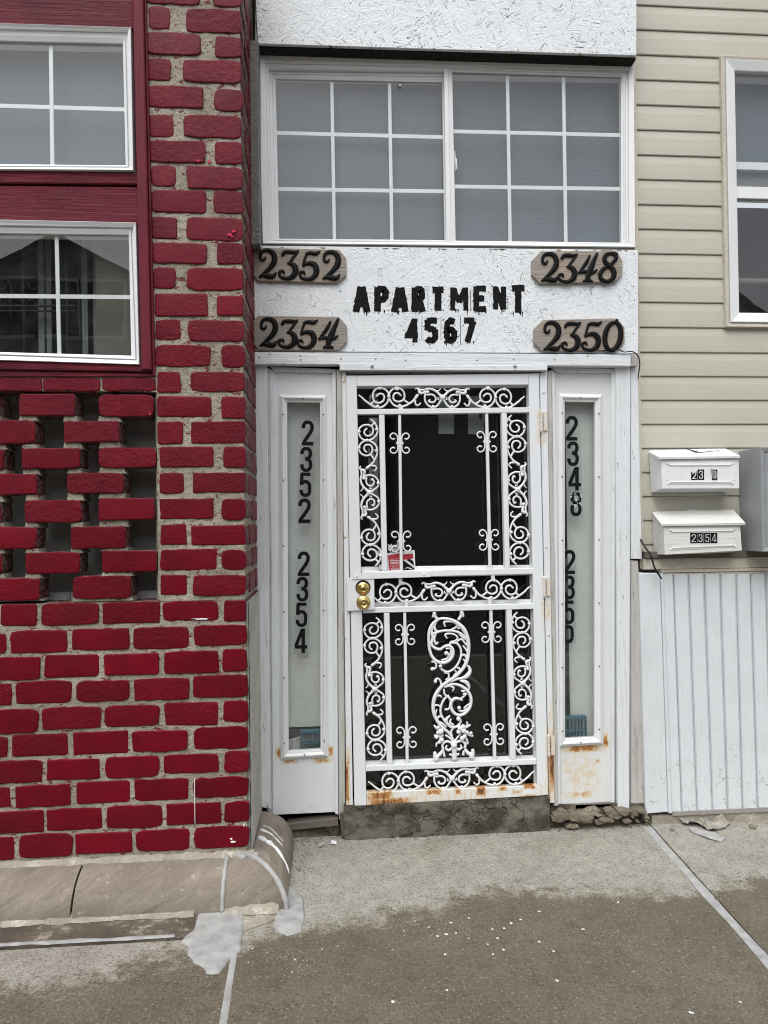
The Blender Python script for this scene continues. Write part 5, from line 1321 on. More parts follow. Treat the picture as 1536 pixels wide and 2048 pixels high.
def ribbon(mb, pts, w, y, d, jit=0.0, seed=0.0, mi=0):
    """flat stroke of width w along points (x,z); pts are Vectors, w list or number"""
    n = len(pts); L = []; Rr = []
    for i, p in enumerate(pts):
        a = pts[max(i - 1, 0)]; b = pts[min(i + 1, n - 1)]; t = (b - a); t = t.normalized() if t.length > 1e-9 else Vector((1, 0, 0))
        nn = Vector((-t.z, 0, t.x)); ww = (w[i] if isinstance(w, list) else w) / 2
        j1 = jit * noise.noise(p * 160 + Vector((seed, 0, 0))) + jit * .7 * noise.noise(p * 420 + Vector((seed, 1, 0))); j2 = jit * noise.noise(p * 160 + Vector((seed, 9, 0))) + jit * .7 * noise.noise(p * 420 + Vector((seed, 4, 0)))
        L.append(p + nn * (ww + j1)); Rr.append(p - nn * (ww + j2))
    V = []; F = []
    for q in (L, Rr):
        for p in q: V.append(Vector((p.x, y, p.z)))
    for q in (L, Rr):
        for p in q: V.append(Vector((p.x, y + d, p.z)))
    for i in range(n - 1):
        F.append((i, i + 1, n + i + 1, n + i)); F.append((i, 2 * n + i, 2 * n + i + 1, i + 1)); F.append((n + i, n + i + 1, 3 * n + i + 1, 3 * n + i))
    F.append((0, n, 3 * n, 2 * n)); F.append((n - 1, 3 * n - 1, 4 * n - 1, 2 * n - 1)) if False else F.append((n - 1, 2 * n - 1, 4 * n - 1, 3 * n - 1))
    mb.add(V, F, mi)
def figure(ch, x0, x1, y0, y1, ydep, w=.285, d=.0004, lean=0.0, mat='decal', name="figure", parent=None, clip=None):
    mb = MB(); k = 0
    for st in BG[ch]:
        s2 = spline([(a, b) for a, b in st], 6) if len(st) > 2 else st
        if len(st) == 2: s2 = [st[0], ((st[0][0] + st[1][0]) / 2, (st[0][1] + st[1][1]) / 2), st[1]]
        P = []
        for a, b in s2:
            if clip and b > clip: continue
            P.append(at(lerp(x0, x1, a) + lean * (b - 1), lerp(y1, y0, b / 2), ydep))
        if len(P) < 2: continue
        ww = w * (at(x1, y0, ydep).x - at(x0, y0, ydep).x)
        ribbon(mb, P, ww, ydep - d - .00012 * k, d + .00012 * k); k += 1
    return mb.build(name, M[mat], parent)
def decal(label, figs, lean=0, clipl=None):
    y = .0115
    cen = at(sum(f[1] + f[2] for f in figs) / len(figs) / 2, sum(f[3] + f[4] for f in figs) / len(figs) / 2, y)
    t = thing("number_decal", label, "number decal", (cen.x, y, cen.z), "black number decals on the sidelights")
    for f in figs: figure(*f[:5], y, parent=t, lean=-lean, clip=f[5] if len(f) > 5 else None)
    f0, f1 = figs[0], figs[-1]
    M_film = M['film']
    MB().prism(Q([(f0[1] - 3, f0[3] - 3), (f0[2] + 3, f0[3] - 3), (f1[2] + 3, f1[4] + 2), (f1[1] - 3, f1[4] + 2)], y), y + .0001, y + .0003).build("film", M_film, t)
    return t
ft = NT("decal_film"); ft.t.nodes.remove(ft.b)
tr = ft.n('ShaderNodeBsdfTransparent'); df = ft.n('ShaderNodeBsdfDiffuse'); df.inputs[0].default_value = (.25, .27, .26, 1); mx = ft.n('ShaderNodeMixShader'); mx.inputs[0].default_value = .08
ft.l(tr.outputs[0], mx.inputs[1]); ft.l(df.outputs[0], mx.inputs[2]); ft.l(mx.outputs[0], ft.out.inputs[0]); M['film'] = ft.m
decal("black vertical number 2352 in the upper left sidelight", [('2', 603, 628, 841, 891), ('3', 600, 625, 894, 944), ('5', 598.5, 623, 945, 994), ('2', 596, 622, 997, 1046)])
decal("black vertical number 2354 in the lower left sidelight", [('2', 595, 620, 1103, 1152), ('3', 592.5, 617, 1154, 1203), ('5', 591, 615, 1205, 1254), ('4', 589, 614, 1257, 1306)])
t_ = decal("black vertical number 2348 in the upper right sidelight, its last figure scuffed", [('2', 1131, 1156, 832, 881), ('3', 1134, 1158, 883, 932), ('4', 1136.5, 1161.5, 934, 981), ('8', 1140, 1164, 984, 1032)])
mb = MB(); rx = random.Random(2)
for i in range(26):
    x, y = rx.uniform(1140, 1162), rx.uniform(986, 1012); mb.prism(Q([(x, y), (x + rx.uniform(1, 5), y + rx.uniform(-2, 1)), (x + rx.uniform(1, 4), y + rx.uniform(1, 5))], .0105), .0104, .0106)
mb.build("scuffs", M['frost'], t_)
decal("black vertical number 2350 half hidden by the right sidelight frame", [('2', 1127, 1151, 1100, 1148), ('3', 1126.5, 1150, 1151, 1199), ('5', 1125.5, 1149, 1201, 1248), ('0', 1124.5, 1148, 1251, 1285)])

# stencilled lettering on the number board
def W_(n, x): return x
ST = {
 'A': [[(0, 0), (.42, 2)], [(1, 0), (.58, 2)], [(.2, .62), (.8, .62)], [(.5, 1.9), (.5, .7)]], 'P': [[(.17, 0), (.17, 2)], [(.17, 1.82), (.7, 1.82), (.85, 1.6), (.82, 1.2), (.66, 1.0), (.17, .92)]],
 'R': [[(.17, 0), (.17, 2)], [(.17, 1.82), (.7, 1.82), (.82, 1.6), (.8, 1.25), (.62, 1.02), (.17, 1.0)], [(.55, 1.0), (.88, 0)]], 'T': [[(0, 1.83), (1, 1.83)], [(.5, 1.95), (.5, .02)]],
 'M': [[(.1, 0), (.12, 2)], [(.16, 1.9), (.5, .7)], [(.84, 1.9), (.5, .7)], [(.9, 0), (.88, 2)]], 'E': [[(.18, 0), (.18, 2)], [(.18, 1.83), (1, 1.83)], [(.18, 1.02), (.85, 1.02)], [(.18, .17), (1, .17)]],
 'N': [[(.14, 0), (.14, 2)], [(.2, 1.9), (.8, .1)], [(.86, 0), (.86, 2)]],
 '4': [[(.74, 0), (.74, 2)], [(.7, 1.9), (.14, .72)], [(-.22, .58), (1.05, .58)], [(.45, 1.2), (.5, .8)]], '5': [[(1, 1.83), (.1, 1.83)], [(.18, 1.9), (.18, 1.0)], [(.18, 1.12), (.6, 1.14), (.84, .95), (.84, .4), (.65, .17), (.3, .17), (.1, .34)]],
 '6': [[(.88, 1.72), (.5, 1.84), (.2, 1.6), (.17, 1.0), (.17, .5), (.35, .17), (.65, .17), (.83, .4), (.83, .85), (.62, 1.08), (.2, 1.0)]], '7': [[(0, 1.83), (.95, 1.83)], [(.88, 1.8), (.62, 1.1), (.42, .4), (.30, .02)]],
}
let = thing("lettering", None, None, tuple(at(880, 630, -.031)), None, None, en)
def stencil(ch, x0, x1, y0, y1, drips=0, wpx=13.6):
    Y = -.0305; mb = MB(); wpx = wpx * {'N': .78, 'M': .78, 'E': .9, '4': .85}.get(ch, 1); sd = random.Random(ch + str(x0)); k = 0
    for st in ST[ch]:
        P = []
        for i in range(len(st) - 1):
            for q in range(10): P.append((lerp(st[i][0], st[i + 1][0], q / 10), lerp(st[i][1], st[i + 1][1], q / 10)))
        P.append(st[-1])
        P = [at(lerp(x0 + 4, x1 - 4, a), lerp(y1, y0, b / 2), Y) for a, b in P]
        k += 1; ribbon(mb, P, wpx / 418, Y - .0003 - .0001 * k, .0005 + .0001 * k, .0034, sd.random() * 50)
    for i in range(16):   # overspray flecks
        e = sd.random(); x = sd.choice((x0, x1)) + sd.gauss(0, 2.5) if e < .5 else sd.uniform(x0, x1); yy = sd.uniform(y0, y1) if e < .5 else sd.choice((y0, y1)) + sd.gauss(0, 2.5)
        r = sd.uniform(.3, 1.5); mb.prism(Q([(x - r, yy - r * .5), (x + r, yy - r * .3), (x + r * .7, yy + r), (x - r * .8, yy + r * .6)], Y), Y - .0003, Y + .0002)
    for i in range(drips):
        x = sd.uniform(x0 + 3, x1 - 3); l = sd.uniform(3, 9); w = sd.uniform(.6, 1.5)
        mb.prism(Q([(x - w * 1.5, y1 - 3), (x + w * 1.5, y1 - 3), (x + w * .5, y1 + l), (x - w * .5, y1 + l)], Y), Y - .0006, Y + .0002)
    mb.build("letter", M['spray'], let)
for ch, a, b, c, d, dr in (('A', 708, 738, 573, 624, 2), ('P', 747, 779, 574, 623, 2), ('A', 785, 815, 575, 624, 3), ('R', 822, 852, 575, 624, 0), ('T', 861, 891, 576, 622, 0), ('M', 898, 939, 575, 621, 3),
                           ('E', 944, 976, 573, 622, 4), ('N', 984, 1014, 573, 619, 1), ('T', 1020, 1053, 572, 626, 3)): stencil(ch, a, b, c, d, dr)
for ch, a, b, dr in (('4', 810, 839, 0), ('5', 847, 878, 0), ('6', 886, 916, 3), ('7', 924, 954, 1)): stencil(ch, a, b, 637, 685, dr, 12.4)
mb = MB()
for x, y0, y1 in ((856, 572, 624), (941, 580, 622), (1016, 596, 620), (844, 634, 682), (882, 634, 680), (921, 632, 690)): mb.prism(Q([(x - .5, y0), (x + .5, y0), (x + .3, y1), (x - .6, y1)], -.0305), -.0308, -.0301)
mb.build("stencil_edge_lines", M['spray'], let)
# nail holes in the boards
mb = MB()
for (x, y, yy) in ((517, 7, -.085), (521, 48, -.085), (520, 73, -.085), (565, 81, -.085), (606, 80, -.085), (701, 6, -.085), (701, 61, -.085), (863, 27, -.085), (863, 77, -.085), (820, 89, -.085), (752, 91, -.085), (899, 94, -.085), (962, 94, -.085), (1036, 100, -.085), (1090, 54, -.085), (1086, 90, -.085), (1184, 104, -.085), (1257, 28, -.085), (1257, 63, -.085), (1259, 98, -.085),
                   (995, 533, -.03), (1003, 540, -.03), (1107, 589, -.03), (680, 583, -.03), (1267, 573, -.03), (1269, 600, -.03), (1267, 667, -.03), (1268, 508, -.03), (1240, 594, -.03), (707, 700, -.03)):
    mb.lathe(at(x, y, yy), [(.0030, .0005), (.0030, -.0006), (.001, -.0007)], 7)
mb.build("nail_heads", M['black'], en)['kind'] = 'stuff'

# ---- cedar number plaques with raised italic figures (units: 3.746 per sight unit)
OR = {
 '2': [[(62, 62, 10), (50, 82, 16), (28, 78, 18), (24, 48, 18), (40, 18, 20), (75, 8, 24), (112, 22, 30), (130, 60, 34), (122, 105, 34), (92, 145, 28), (55, 180, 20), (18, 212, 14)], [(14, 214, 12), (45, 200, 24), (80, 205, 32), (115, 205, 30), (140, 178, 10)]],
 '3': [[(30, 45, 18), (48, 22, 22), (85, 18, 24), (120, 20, 20), (152, 10, 10)], [(145, 18, 14), (120, 50, 15), (85, 98, 15)], [(70, 104, 12), (105, 112, 28), (128, 145, 36), (118, 190, 34), (82, 218, 26), (40, 218, 20), (10, 200, 16), (8, 172, 18), (32, 164, 16), (42, 182, 12)]],
 '5': [[(160, 8, 10), (130, 26, 24), (90, 22, 22), (58, 28, 18)], [(62, 24, 16), (45, 70, 15), (32, 118, 15)], [(30, 122, 12), (70, 100, 24), (112, 108, 34), (132, 145, 36), (122, 190, 32), (85, 220, 26), (42, 220, 20), (12, 202, 16), (10, 174, 18), (34, 166, 16), (44, 184, 12)]],
 '4': [[(95, 22, 14), (70, 70, 22), (38, 115, 18), (8, 152, 12)], [(6, 152, 14), (60, 142, 22), (110, 150, 22), (150, 128, 10)], [(152, 4, 16), (128, 55, 26), (105, 110, 34), (82, 165, 34), (72, 212, 28)], [(42, 216, 14), (78, 208, 26), (112, 218, 14)]],
 '8': [[(128, 20, 18), (100, 10, 20), (64, 22, 24), (50, 58, 28), (72, 92, 30), (108, 122, 32), (122, 160, 34), (105, 202, 28), (66, 220, 24), (26, 204, 26), (16, 166, 26), (40, 128, 24), (82, 102, 20), (122, 72, 22), (140, 38, 26), (128, 6, 18), (104, 12, 12)], [(150, 6, 10), (140, 30, 22)]],
 '0': [[(108, 10, 16), (72, 20, 24), (38, 62, 30), (22, 120, 32), (28, 180, 30), (58, 216, 26), (96, 204, 30), (128, 158, 32), (142, 98, 32), (134, 42, 28), (108, 10, 20), (118, -6, 14)]],
}
def plaque(pts, figs, label, screws, fwd=-.031):
    y = fwd - .016
    cen = sum(Q(pts, y), Vector()) / len(pts)
    t = thing("number_plaque", label, "number plaque", (cen.x, y, cen.z), "carved cedar number plaques on the white board")
    mb = MB(); mb.prism(Q(pts, y), y, fwd - .001, 0, .003); mb.build("board", M['plaque'], t)
    for ch, x0, y0, s in figs:
        mb = MB(); org = at(x0, y0, y); k = (at(x0 + 10, y0, y).x - org.x) / 10 / 3.746 * s
        strokes(mb, OR[ch], org, k, y - .004, 0, 1, 6, .40, 10, 1.24)
        o = mb.build("figure", M['black'], t)
    mb = MB()
    for x, yy in screws: mb.lathe(at(x, yy, y), [(.0036, 0), (.0034, -.0016), (.001, -.002)], 10)
    mb.build("screw", M['steel'], t)
    return t
def zz(x, y, ox=490): return (ox + x / 3.746, 470 + y / 3.746)
plaque([zz(*p) for p in ((85, 92), (705, 108), (757, 170), (758, 300), (695, 358), (98, 345), (45, 285), (50, 135))], [('2', *zz(92, 106), 1), ('3', *zz(250, 108), 1), ('5', *zz(402, 112), 1), ('2', *zz(568, 118), 1)],
       "weathered plaque 2352 at the upper left corner of the number board", [zz(58, 204), zz(733, 232), (490 + 678 / 3.746, 470 + 150 / 3.746)])
plaque([zz(*p) for p in ((100, 604), (705, 612), (762, 680), (762, 800), (705, 866), (102, 860), (48, 798), (50, 650))], [('2', *zz(98, 620), 1), ('3', *zz(248, 628), .97), ('5', *zz(388, 630), .97), ('4', *zz(545, 628), 1)],
       "weathered plaque 2354 above the left sidelight", [zz(70, 740), zz(736, 736)])
plaque([zz(*p, 890) for p in ((718, 120), (1285, 116), (1332, 190), (1330, 290), (1280, 354), (712, 364), (652, 300), (652, 190))], [('2', *zz(705, 132, 890), .98), ('3', *zz(842, 134, 890), .97), ('4', *zz(990, 134, 890), .97), ('8', *zz(1142, 128, 890), .98)],
       "weathered plaque 2348 at the upper right corner of the number board", [zz(682, 243, 890), zz(1306, 234, 890)])
plaque([zz(*p, 890) for p in ((735, 634), (1290, 622), (1346, 690), (1347, 800), (1290, 862), (730, 876), (668, 812), (668, 700))], [('2', *zz(722, 648, 890), .98), ('3', *zz(868, 646, 890), .97), ('5', *zz(1016, 642, 890), .97), ('0', *zz(1172, 642, 890), 1)],
       "weathered plaque 2350 above the right sidelight", [zz(686, 758, 890), zz(1330, 744, 890)])

# ================================================================ MAILBOXES
def mailbox(f, backL, lid, label, mat, digits, wall=YS - .015, panel=True):
    """f: front corner sights (tl,tr,br,bl) on the front plane; backL: sights of the left back edge (top,bottom)"""
    yf = wall - .125
    F_ = Q(f, yf); cen = sum(F_, Vector()) / 4
    t = thing("mailbox", label, "mailbox", (cen.x, wall, cen.z))
    bt = at(*backL[0], wall); bb_ = at(*backL[1], wall); w = F_[1].x - F_[0].x
    tl, tr, br, bl = F_
    btr = Vector((bt.x + w, wall, bt.z)); bbr = Vector((bb_.x + w, wall, bb_.z)); 
    V = [tl, tr, br, bl, bt, btr, bbr, bb_]
    mb = MB().add(V, [(3, 2, 1, 0), (0, 4, 7, 3), (1, 2, 6, 5), (3, 7, 6, 2), (0, 1, 5, 4), (4, 5, 6, 7)])
    mb.build("box", M[mat], t)
    # framed panel on the front
    pc = [F_[0].lerp(F_[2], .0)] 
    def fp(u, v): 
        a = tl.lerp(tr, u); b = bl.lerp(br, u); p = a.lerp(b, v); return Vector((p.x, 0, p.z))
    o_ = [fp(.055, .14), fp(.945, .14), fp(.945, .88), fp(.055, .88)]; i_ = [fp(.10, .26), fp(.90, .26), fp(.90, .79), fp(.10, .79)]
    mb = MB()
    for (a, b, c, d) in ((o_[0], o_[1], i_[1], i_[0]), (i_[3], i_[2], o_[2], o_[3])):
        e = .03 * w
        top = a is o_[0]
        A, B, C_, D_ = [v.copy() for v in (a, b, c, d)]
        mb.add([Vector((A.x + e, yf - .0002, A.z)), Vector((B.x - e, yf - .0002, B.z)), Vector((C_.x, yf - (.0002 if not top else .004), C_.z)), Vector((D_.x, yf - (.0002 if not top else .004), D_.z))] if top else
               [Vector((A.x, yf - .005, A.z)), Vector((B.x, yf - .005, B.z)), Vector((C_.x - e, yf - .0002, C_.z)), Vector((D_.x + e, yf - .0002, D_.z))], [(0, 3, 2, 1)])
        mb.add([Vector((D_.x, yf - .004, D_.z)) if top else Vector((A.x, yf - .005, A.z)), Vector((C_.x, yf - .004, C_.z)) if top else Vector((B.x, yf - .005, B.z)), Vector((C_.x, yf, C_.z - .0012)) if top else Vector((B.x, yf, B.z + .0012)), Vector((D_.x, yf, D_.z - .0012)) if top else Vector((A.x, yf, A.z + .0012))], [(0, 3, 2, 1)])
    for cx, cz in ((.085, .20), (.915, .20), (.085, .84), (.915, .84)):
        p = fp(cx, cz); mb.blob(Vector((p.x, yf, p.z)), .0075, 8, .5)
    for u0 in (.052, .925):
        mb.prism([fp(u0, .30), fp(u0 + .023, .30), fp(u0 + .023, .75), fp(u0, .75)], yf - .0018, yf + .001, 0, .0012)
    mb.build("front_moulding", M[mat], t)
    # lid
    a, b, c, d = lid   # back-left, back-right on wall plane; front-right, front-left on plane in front of the box
    yl = yf - .012
    BL, BR, FR, FL = at(*a, wall), at(*b, wall), at(*c, yl), at(*d, yl)
    up = Vector((0, 0, .006)); lip = Vector((0, .001, -.010))
    V = [BL, BR, FR, FL, BL + up * 0 + Vector((.012, -.012, .005)), BR + Vector((-.012, -.012, .005)), FR + Vector((-.014, .014, .006)), FL + Vector((.014, .014, .006)), BL + lip, BR + lip, FR + lip, FL + lip]
    mb = MB().add(V, [(4, 7, 6, 5), (0, 3, 7, 4), (3, 2, 6, 7), (2, 1, 5, 6), (1, 0, 4, 5), (0, 8, 11, 3), (3, 11, 10, 2), (2, 10, 9, 1), (1, 9, 8, 0), (8, 9, 10, 11)])
    mb.build("lid", M[mat], t)
    for dg in digits:
        ch, x0, x1, y0, y1, torn = dg
        y = yf - .0006
        if ch != '-': MB().prism(Q([(x0, y0), (x1, y0), (x1, y1), (x0, y1)], yf), y, yf - .0001).build("number_tile", M['black'], t)
        if ch in BG:
            m2 = MB()
            for k, st in enumerate(BG[ch]):
                s2 = spline(st, 5) if len(st) > 2 else [st[0], tuple((p + q) / 2 for p, q in zip(*st)), st[1]]
                P = [at(lerp(x0 + 1.8, x1 - 1.8, p), lerp(y1 - 2.2, y0 + 2.2, q / 2), yf) for p, q in s2]
                ribbon(m2, P, .0042 if len(st) > 2 else .003, y - .0004 - .0001 * k, .0003)
            m2.build("figure", M['silver'] if mat == 'mailold' else M['paper'], t)
    return t, yf
s6 = lambda x, y: (1240 + x / 5.19, 860 + y / 5.19)
m1, yf1 = mailbox([s6(425, 285), s6(1228, 283), s6(1238, 604), s6(437, 607)], [s6(300, 232), s6(325, 650)], [s6(296, 222), s6(1105, 205), s6(1248, 268), s6(408, 282)],
        "clean white mailbox with torn number tiles and a paper on its lid", 'mailbox', [('2', *[1240 + 738 / 5.19, 1240 + 803 / 5.19], 860 + 428 / 5.19, 860 + 520 / 5.19, 1), ('3', 1240 + 806 / 5.19, 1240 + 873 / 5.19, 860 + 410 / 5.19, 860 + 518 / 5.19, 0), ('0', 1240 + 955 / 5.19, 1240 + 1010 / 5.19, 860 + 410 / 5.19, 860 + 520 / 5.19, 1)])
mb = MB(); mb.prism([at(*s6(940, 402), yf1), at(*s6(972, 412), yf1), at(*s6(985, 515), yf1), at(*s6(958, 500), yf1)], yf1 - .006, yf1 - .002); mb.build("curled_tile", M['steel'], m1)
mb = MB(); mb.prism([at(*s6(740, 430), yf1), at(*s6(770, 418), yf1), at(*s6(800, 440), yf1), at(*s6(745, 445), yf1)], yf1 - .003, yf1 - .0007); mb.build("curled_tile", M['mailbox'], m1)
m2_, yf2 = mailbox([s6(452, 978), s6(1245, 975), s6(1265, 1248), s6(465, 1293)], [s6(338, 890), s6(350, 1290)], [s6(335, 858), s6(1185, 836), s6(1302, 965), s6(430, 974)],
        "grimy white mailbox numbered 2354 under the cleaner one", 'mailold', [(c, 1240 + a / 5.19, 1240 + b / 5.19, 860 + 1068 / 5.19, 860 + 1176 / 5.19, 0) for c, a, b in (('2', 728, 800), ('3', 803, 868), ('5', 872, 938), ('4', 941, 1010))])
mb = MB()
for a, b in ((700, 780), (1020, 1090)): mb.tube([at(*s6(a, 840), YS - .03), at(*s6(b, 832), YS - .03)], .004, 8)
mb.build("lid_hinge", M['mailold'], m2_)
# paper on the lid of the upper mailbox
w0, yl = YS - .015, yf1 - .012
A = at(*s6(705, 213), w0); 
def onlid(u, v):
    a = [at(*s6(296, 222), w0), at(*s6(1105, 205), w0), at(*s6(1248, 268), yl), at(*s6(408, 282), yl)]
    return a[0].lerp(a[1], u).lerp(a[3].lerp(a[2], u), v) + Vector((0, -.001, .0085))
mb = MB().add([onlid(.48, .06), onlid(.90, .10), onlid(.86, .34), onlid(.53, .62)] + [onlid(.48, .06) + Vector((0, 0, .0008)), onlid(.90, .10) + Vector((0, 0, .0008)), onlid(.86, .34) + Vector((0, 0, .0008)), onlid(.53, .62) + Vector((0, 0, .0008))],
              [(0, 1, 2, 3), (7, 6, 5, 4), (0, 4, 5, 1), (1, 5, 6, 2), (2, 6, 7, 3), (3, 7, 4, 0)])
pp = mb.build("paper_slip", M['paper'], None); tag(pp, "folded paper slip lying on the lid of the upper mailbox", "paper")
mb = MB().add([onlid(.47, .04) + Vector((0, 0, .0012)), onlid(.50, .06) + Vector((0, 0, .0012)), onlid(.56, .60) + Vector((0, 0, .0012)), onlid(.52, .60) + Vector((0, 0, .0012))], [(0, 1, 2, 3)])
mb.build("dark_edge", M['black'], pp, fix=False)
# grey parcel locker
yb2, yf3 = YS - .016, YS - .016 - .17
bt, bbm = at(*s6(1225, 222), yb2), at(*s6(1240, 1240), yb2); ft_, fbm = at(*s6(1435, 182), yf3), at(*s6(1472, 1270), yf3)
W3 = .42; top = (bt.z + ft_.z) / 2; bot = (bbm.z + fbm.z) / 2; xl3 = (ft_.x + fbm.x) / 2 + .002
lk = thing("parcel_locker", "large grey metal locker box beside the white mailboxes", "locker", (xl3 + W3 / 2, yb2, (top + bot) / 2))
mb = MB(); r4 = rect(xl3, xl3 + W3, bot, top)
mb.prism(r4, yf3, yb2 + .002, 0, .003); mb.build("body", M['locker'], lk)
mb = MB(); mb.ring(r4, rect(xl3 + .022, xl3 + W3 - .022, bot + .022, top - .022), yf3 - .010, yf3 - .004, yf3 - .0005); mb.build("face_frame", M['locker'], lk)
mb = MB(); mb.prism(rect(xl3 + .026, xl3 + W3 - .026, bot + .026, top - .026), yf3 - .003, yf3 - .0006, 0, .001)
mb.prism(rect(xl3 + .032, xl3 + .09, top - .10, top - .04), yf3 - .005, yf3 - .0028, 0, .0005); mb.build("locker_door", M['locker'], lk)

# ================================================================ CABLES
def cable(pts, r, label, mat='rubber'):
    P = [Vector(p) for p in spline([tuple(p) for p in pts], 10)]
    mb = MB().tube(P, r, 8, 1, plane='free')
    return tag(mb.build("cable", M[mat], None), label, "cable")
c1 = cable([at(1205, 702, -.045), at(1236, 699, -.055), at(1248, 704, -.052), at(1264, 703, -.055), at(1276, 712, -.055), at(1279.5, 728, -.05), at(1277, 748, -.03), at(1276.5, 756, .01)], .0028, "black cable looping round the right end of the number board")
c2 = cable([at(1281, 1078, -.0), at(1290, 1094, -.04), at(1302, 1112, -.06), at(1309, 1135, -.058), at(1318, 1150, -.058), at(1323, 1157, -.05)], .0045, "thick black cable drooping from the casing below the mailboxes")
c3 = cable([at(509, -60, -.10), at(512, 30, -.10), at(515, 90, -.09), at(516, 160, -.03), at(515, 260, -.02), at(511, 330, -.02), at(506, 410, -.03), at(501, 480, -.06), at(501, 520, -.055), at(502, 640, -.05), at(508, 700, -.05)], .0024, "thin black cable running down beside the red pier")
c4 = cable([at(518, 90, -.06), at(519, 200, -.012), at(518, 330, -.012), at(521, 484, -.012)], .0018, "very thin black wire on the window's left edge")

# ================================================================ LITTER BY THE SKIRT
def crumpled(px, label, r0=.004, mat='leaf', h=.018, seed=1, name="paint_flake"):
    P = [gr(*p) for p in px]; c = sum(P, Vector()) / len(P); V = []; F = []; n = len(P) * 4; out = []
    for i in range(len(P)):
        for k in range(4):
            q = P[i].lerp(P[(i + 1) % len(P)], k / 4); out.append(q + Vector((noise.noise(q * 50), noise.noise(q * 50 + Vector((1, 1, 1))), 0)) * .008)
    for r, s in enumerate((1, .8, .6, .4, .2)):
        for q in out:
            v = c + (q - c) * s; v.z = r0 + h * (.5 + .9 * noise.noise(v * 22 + Vector((seed, 0, 0))) + .35 * noise.noise(v * 60)) * (1 if r else .7); v.z = max(.0015, v.z); V.append(v)
    for r in range(4):
        for i in range(n): F.append((r * n + i, r * n + (i + 1) % n, (r + 1) * n + (i + 1) % n, (r + 1) * n + i))
    V.append(c + Vector((0, 0, r0 + h * .5)))
    F += [(4 * n + i, 4 * n + (i + 1) % n, 5 * n) for i in range(n)]
    o = MB().add(V, F, 0, False).build(name, M[mat], None)
    md = o.modifiers.new("thickness", 'SOLIDIFY'); md.thickness = .002
    return tag(o, label, "paint flake", "peeled paint flakes at the foot of the skirt")
crumpled([(1358, 1648), (1352, 1622), (1366, 1612), (1376, 1632), (1402, 1618), (1412, 1634), (1440, 1638), (1462, 1650), (1448, 1660), (1418, 1666), (1400, 1655), (1375, 1654)], "largest curled sheet of peeled paint lying in front of the ribbed skirt", h=.04)
crumpled([(1378, 1656), (1400, 1660), (1430, 1668), (1452, 1680), (1442, 1686), (1410, 1676), (1386, 1668)], "flat grey flake lying just in front of the largest peeled sheet", mat='caulk', h=.006, seed=4)
crumpled([(1322, 1634), (1340, 1636), (1352, 1646), (1334, 1648)], "small grey flake beside the corner trim of the skirt", h=.012, seed=6)
crumpled([(1342, 1655), (1352, 1659), (1345, 1664), (1337, 1660)], "tiny flake on the sidewalk left of the largest peeled sheet", h=.01, seed=8)
crumpled([(1498, 1651), (1514, 1654), (1512, 1660), (1500, 1658)], "tiny brown flake on the sidewalk near the right edge", mat='rubble', h=.008, seed=9)
crumpled([(1474, 1624), (1486, 1612), (1494, 1626), (1488, 1634)], "small chip leaning on the bottom trim of the skirt", mat='caulk', h=.012, seed=10)
crumpled([(660, 1682), (672, 1684), (674, 1691), (662, 1690)], "pale flake on the sidewalk below the left sidelight", mat='white', h=.006, seed=12)
crumpled([(636, 1690), (648, 1686), (652, 1690), (640, 1697)], "smaller pale flake left of its neighbour below the left sidelight", mat='caulk', h=.008, seed=14)
mb = MB(); V = []
for i in range(40):
    x = lerp(1330, 1545, i / 39); q = gr(x, 1631 + rs.uniform(-1.5, 2.5)); flat_blob(mb, q, rs.uniform(.006, .016), 7, .003)
mb.build("spilled_paint_line", M['white'], walk, fix=False)
for (x, y) in ((1431, 1799),):
    mb = MB(); pebble(mb, gr(x, y), .010); tag(mb.build("pebble", M['grit'], None), "single dark pebble on the wet edge near the right joint", "pebble")
# milk crates behind the sidelight glass
def crate(x0, x1, y0, y1, yb, label):
    a = at(x0, y0, yb); b = at(x1, y1, yb); cen = (a + b) / 2
    t = thing("milk_crate", label, "crate", (cen.x, yb, b.z)); mb = MB()
    mb.box(a.x, b.x, yb, yb + .03, a.z - .012, a.z); mb.box(a.x, b.x, yb + .001, yb + .03, b.z, b.z + .012); mb.box(a.x, b.x, yb + .002, yb + .03, (a.z + b.z) / 2, (a.z + b.z) / 2 + .006)
    mb.build("rims", M['crate'], t)
    n = 9
    for i in range(n):
        x = lerp(a.x, b.x - .004, i / (n - 1)); MB().box(x, x + .0045, yb - .001, yb + .02, b.z + .002, a.z - .002).build("slat", M['crate'], t)
crate(600, 650, 1462, 1512, .025, "teal slatted crate seen through the bottom of the left sidelight")
crate(1118, 1174, 1434, 1492, .025, "blue slatted crate seen through the bottom of the right sidelight")

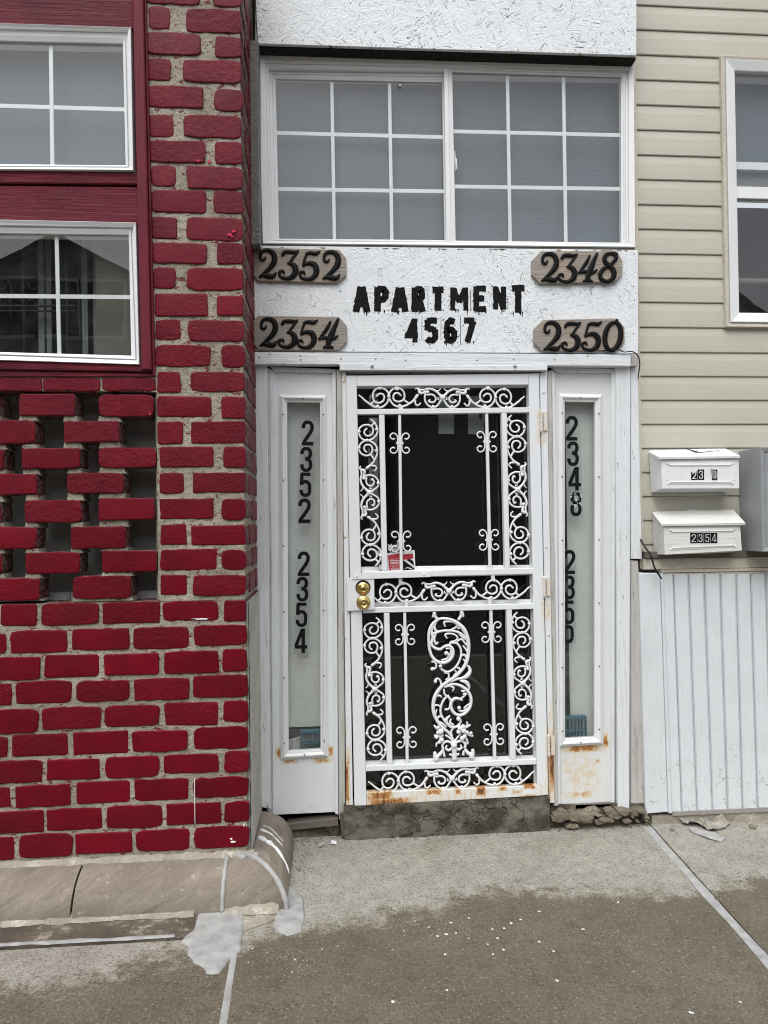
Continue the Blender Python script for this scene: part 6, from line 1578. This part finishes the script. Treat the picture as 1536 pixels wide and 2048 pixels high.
# ================================================================ ACROSS THE STREET (seen in the window reflections)
def far_house(x0, x1, zt, zr, y, label, m='farw', low=True):
    cx = (x0 + x1) / 2
    t = thing("house", label, "house", (cx, y, 0))
    mb = MB(); mb.box(x0, x1, y - 7, y, -.1, zt); mb.add([(x0, y, zt), (x1, y, zt), (cx, y, zr - .15)], [(0, 1, 2)]); mb.build("wall", M[m], t)
    mb = MB(); mb.add([(x0 - .4, y + .4, zt - .25), (cx, y + .4, zr), (cx, y - 7.4, zr), (x0 - .4, y - 7.4, zt - .25)], [(0, 1, 2, 3)]); mb.add([(x1 + .4, y + .4, zt - .25), (cx, y + .4, zr), (cx, y - 7.4, zr), (x1 + .4, y - 7.4, zt - .25)], [(0, 1, 2, 3)]); mb.build("roof", M['farroof'], t, fix=False)
    for wx in (.22, .48, .78):
        for wz in (1.2, 3.7, 6.45):
            x = lerp(x0, x1, wx)
            if wz + 1.4 < zt and (low or wz > 6): MB().box(x - .5, x + .5, y + .002, y + .06, wz, wz + 1.4).build("window", M['dark'], t); MB().box(x - .6, x + .6, y + .001, y + .04, wz - .1, wz + 1.5).build("window_trim", M['vinyl'], t)
far_house(-8.8, -5.0, 8.0, 9.0, -16.5, "pale gabled house reflected in the lower left window, nearer the tree")
far_house(-4.6, 1.2, 7.6, 8.8, -17.5, "pale gabled house reflected at the middle of the lower left window", low=False)
far_house(1.9, 8.0, 6.6, 8.4, -16.8, "gabled house across the street facing the doorway", low=False)
far_house(8.6, 14.0, 6.6, 8.4, -16.5, "gabled house across the street facing the siding")
tr_ = thing("tree", "leafy tree reflected at the left of the lower window", "tree", (-12, -13, 0))
MB().tube([(-12, -13, -.1), (-12.1, -13, 3), (-11.9, -13.1, 6)], [.25, .2, .12], 8, plane='free').build("trunk", M['bark'], tr_)
mb = MB(); rt = random.Random(4)
for i in range(2600):
    d = Vector((rt.gauss(0, 1), rt.gauss(0, 1), rt.gauss(0, 1))).normalized() * (rt.random() ** .4)
    p = Vector((-12 + d.x * 2.9, -13 + d.y * 2.4, 6.6 + d.z * 2.3)); s = rt.uniform(.10, .22)
    u = Vector((rt.gauss(0, 1), rt.gauss(0, 1), rt.gauss(0, 1))).normalized(); v = u.orthogonal().normalized()
    mb.add([p + u * s, p + v * s * .6, p - u * s, p - v * s * .6], [(0, 1, 2, 3)])
o = mb.build("crown", M['foliage'], tr_, fix=False)
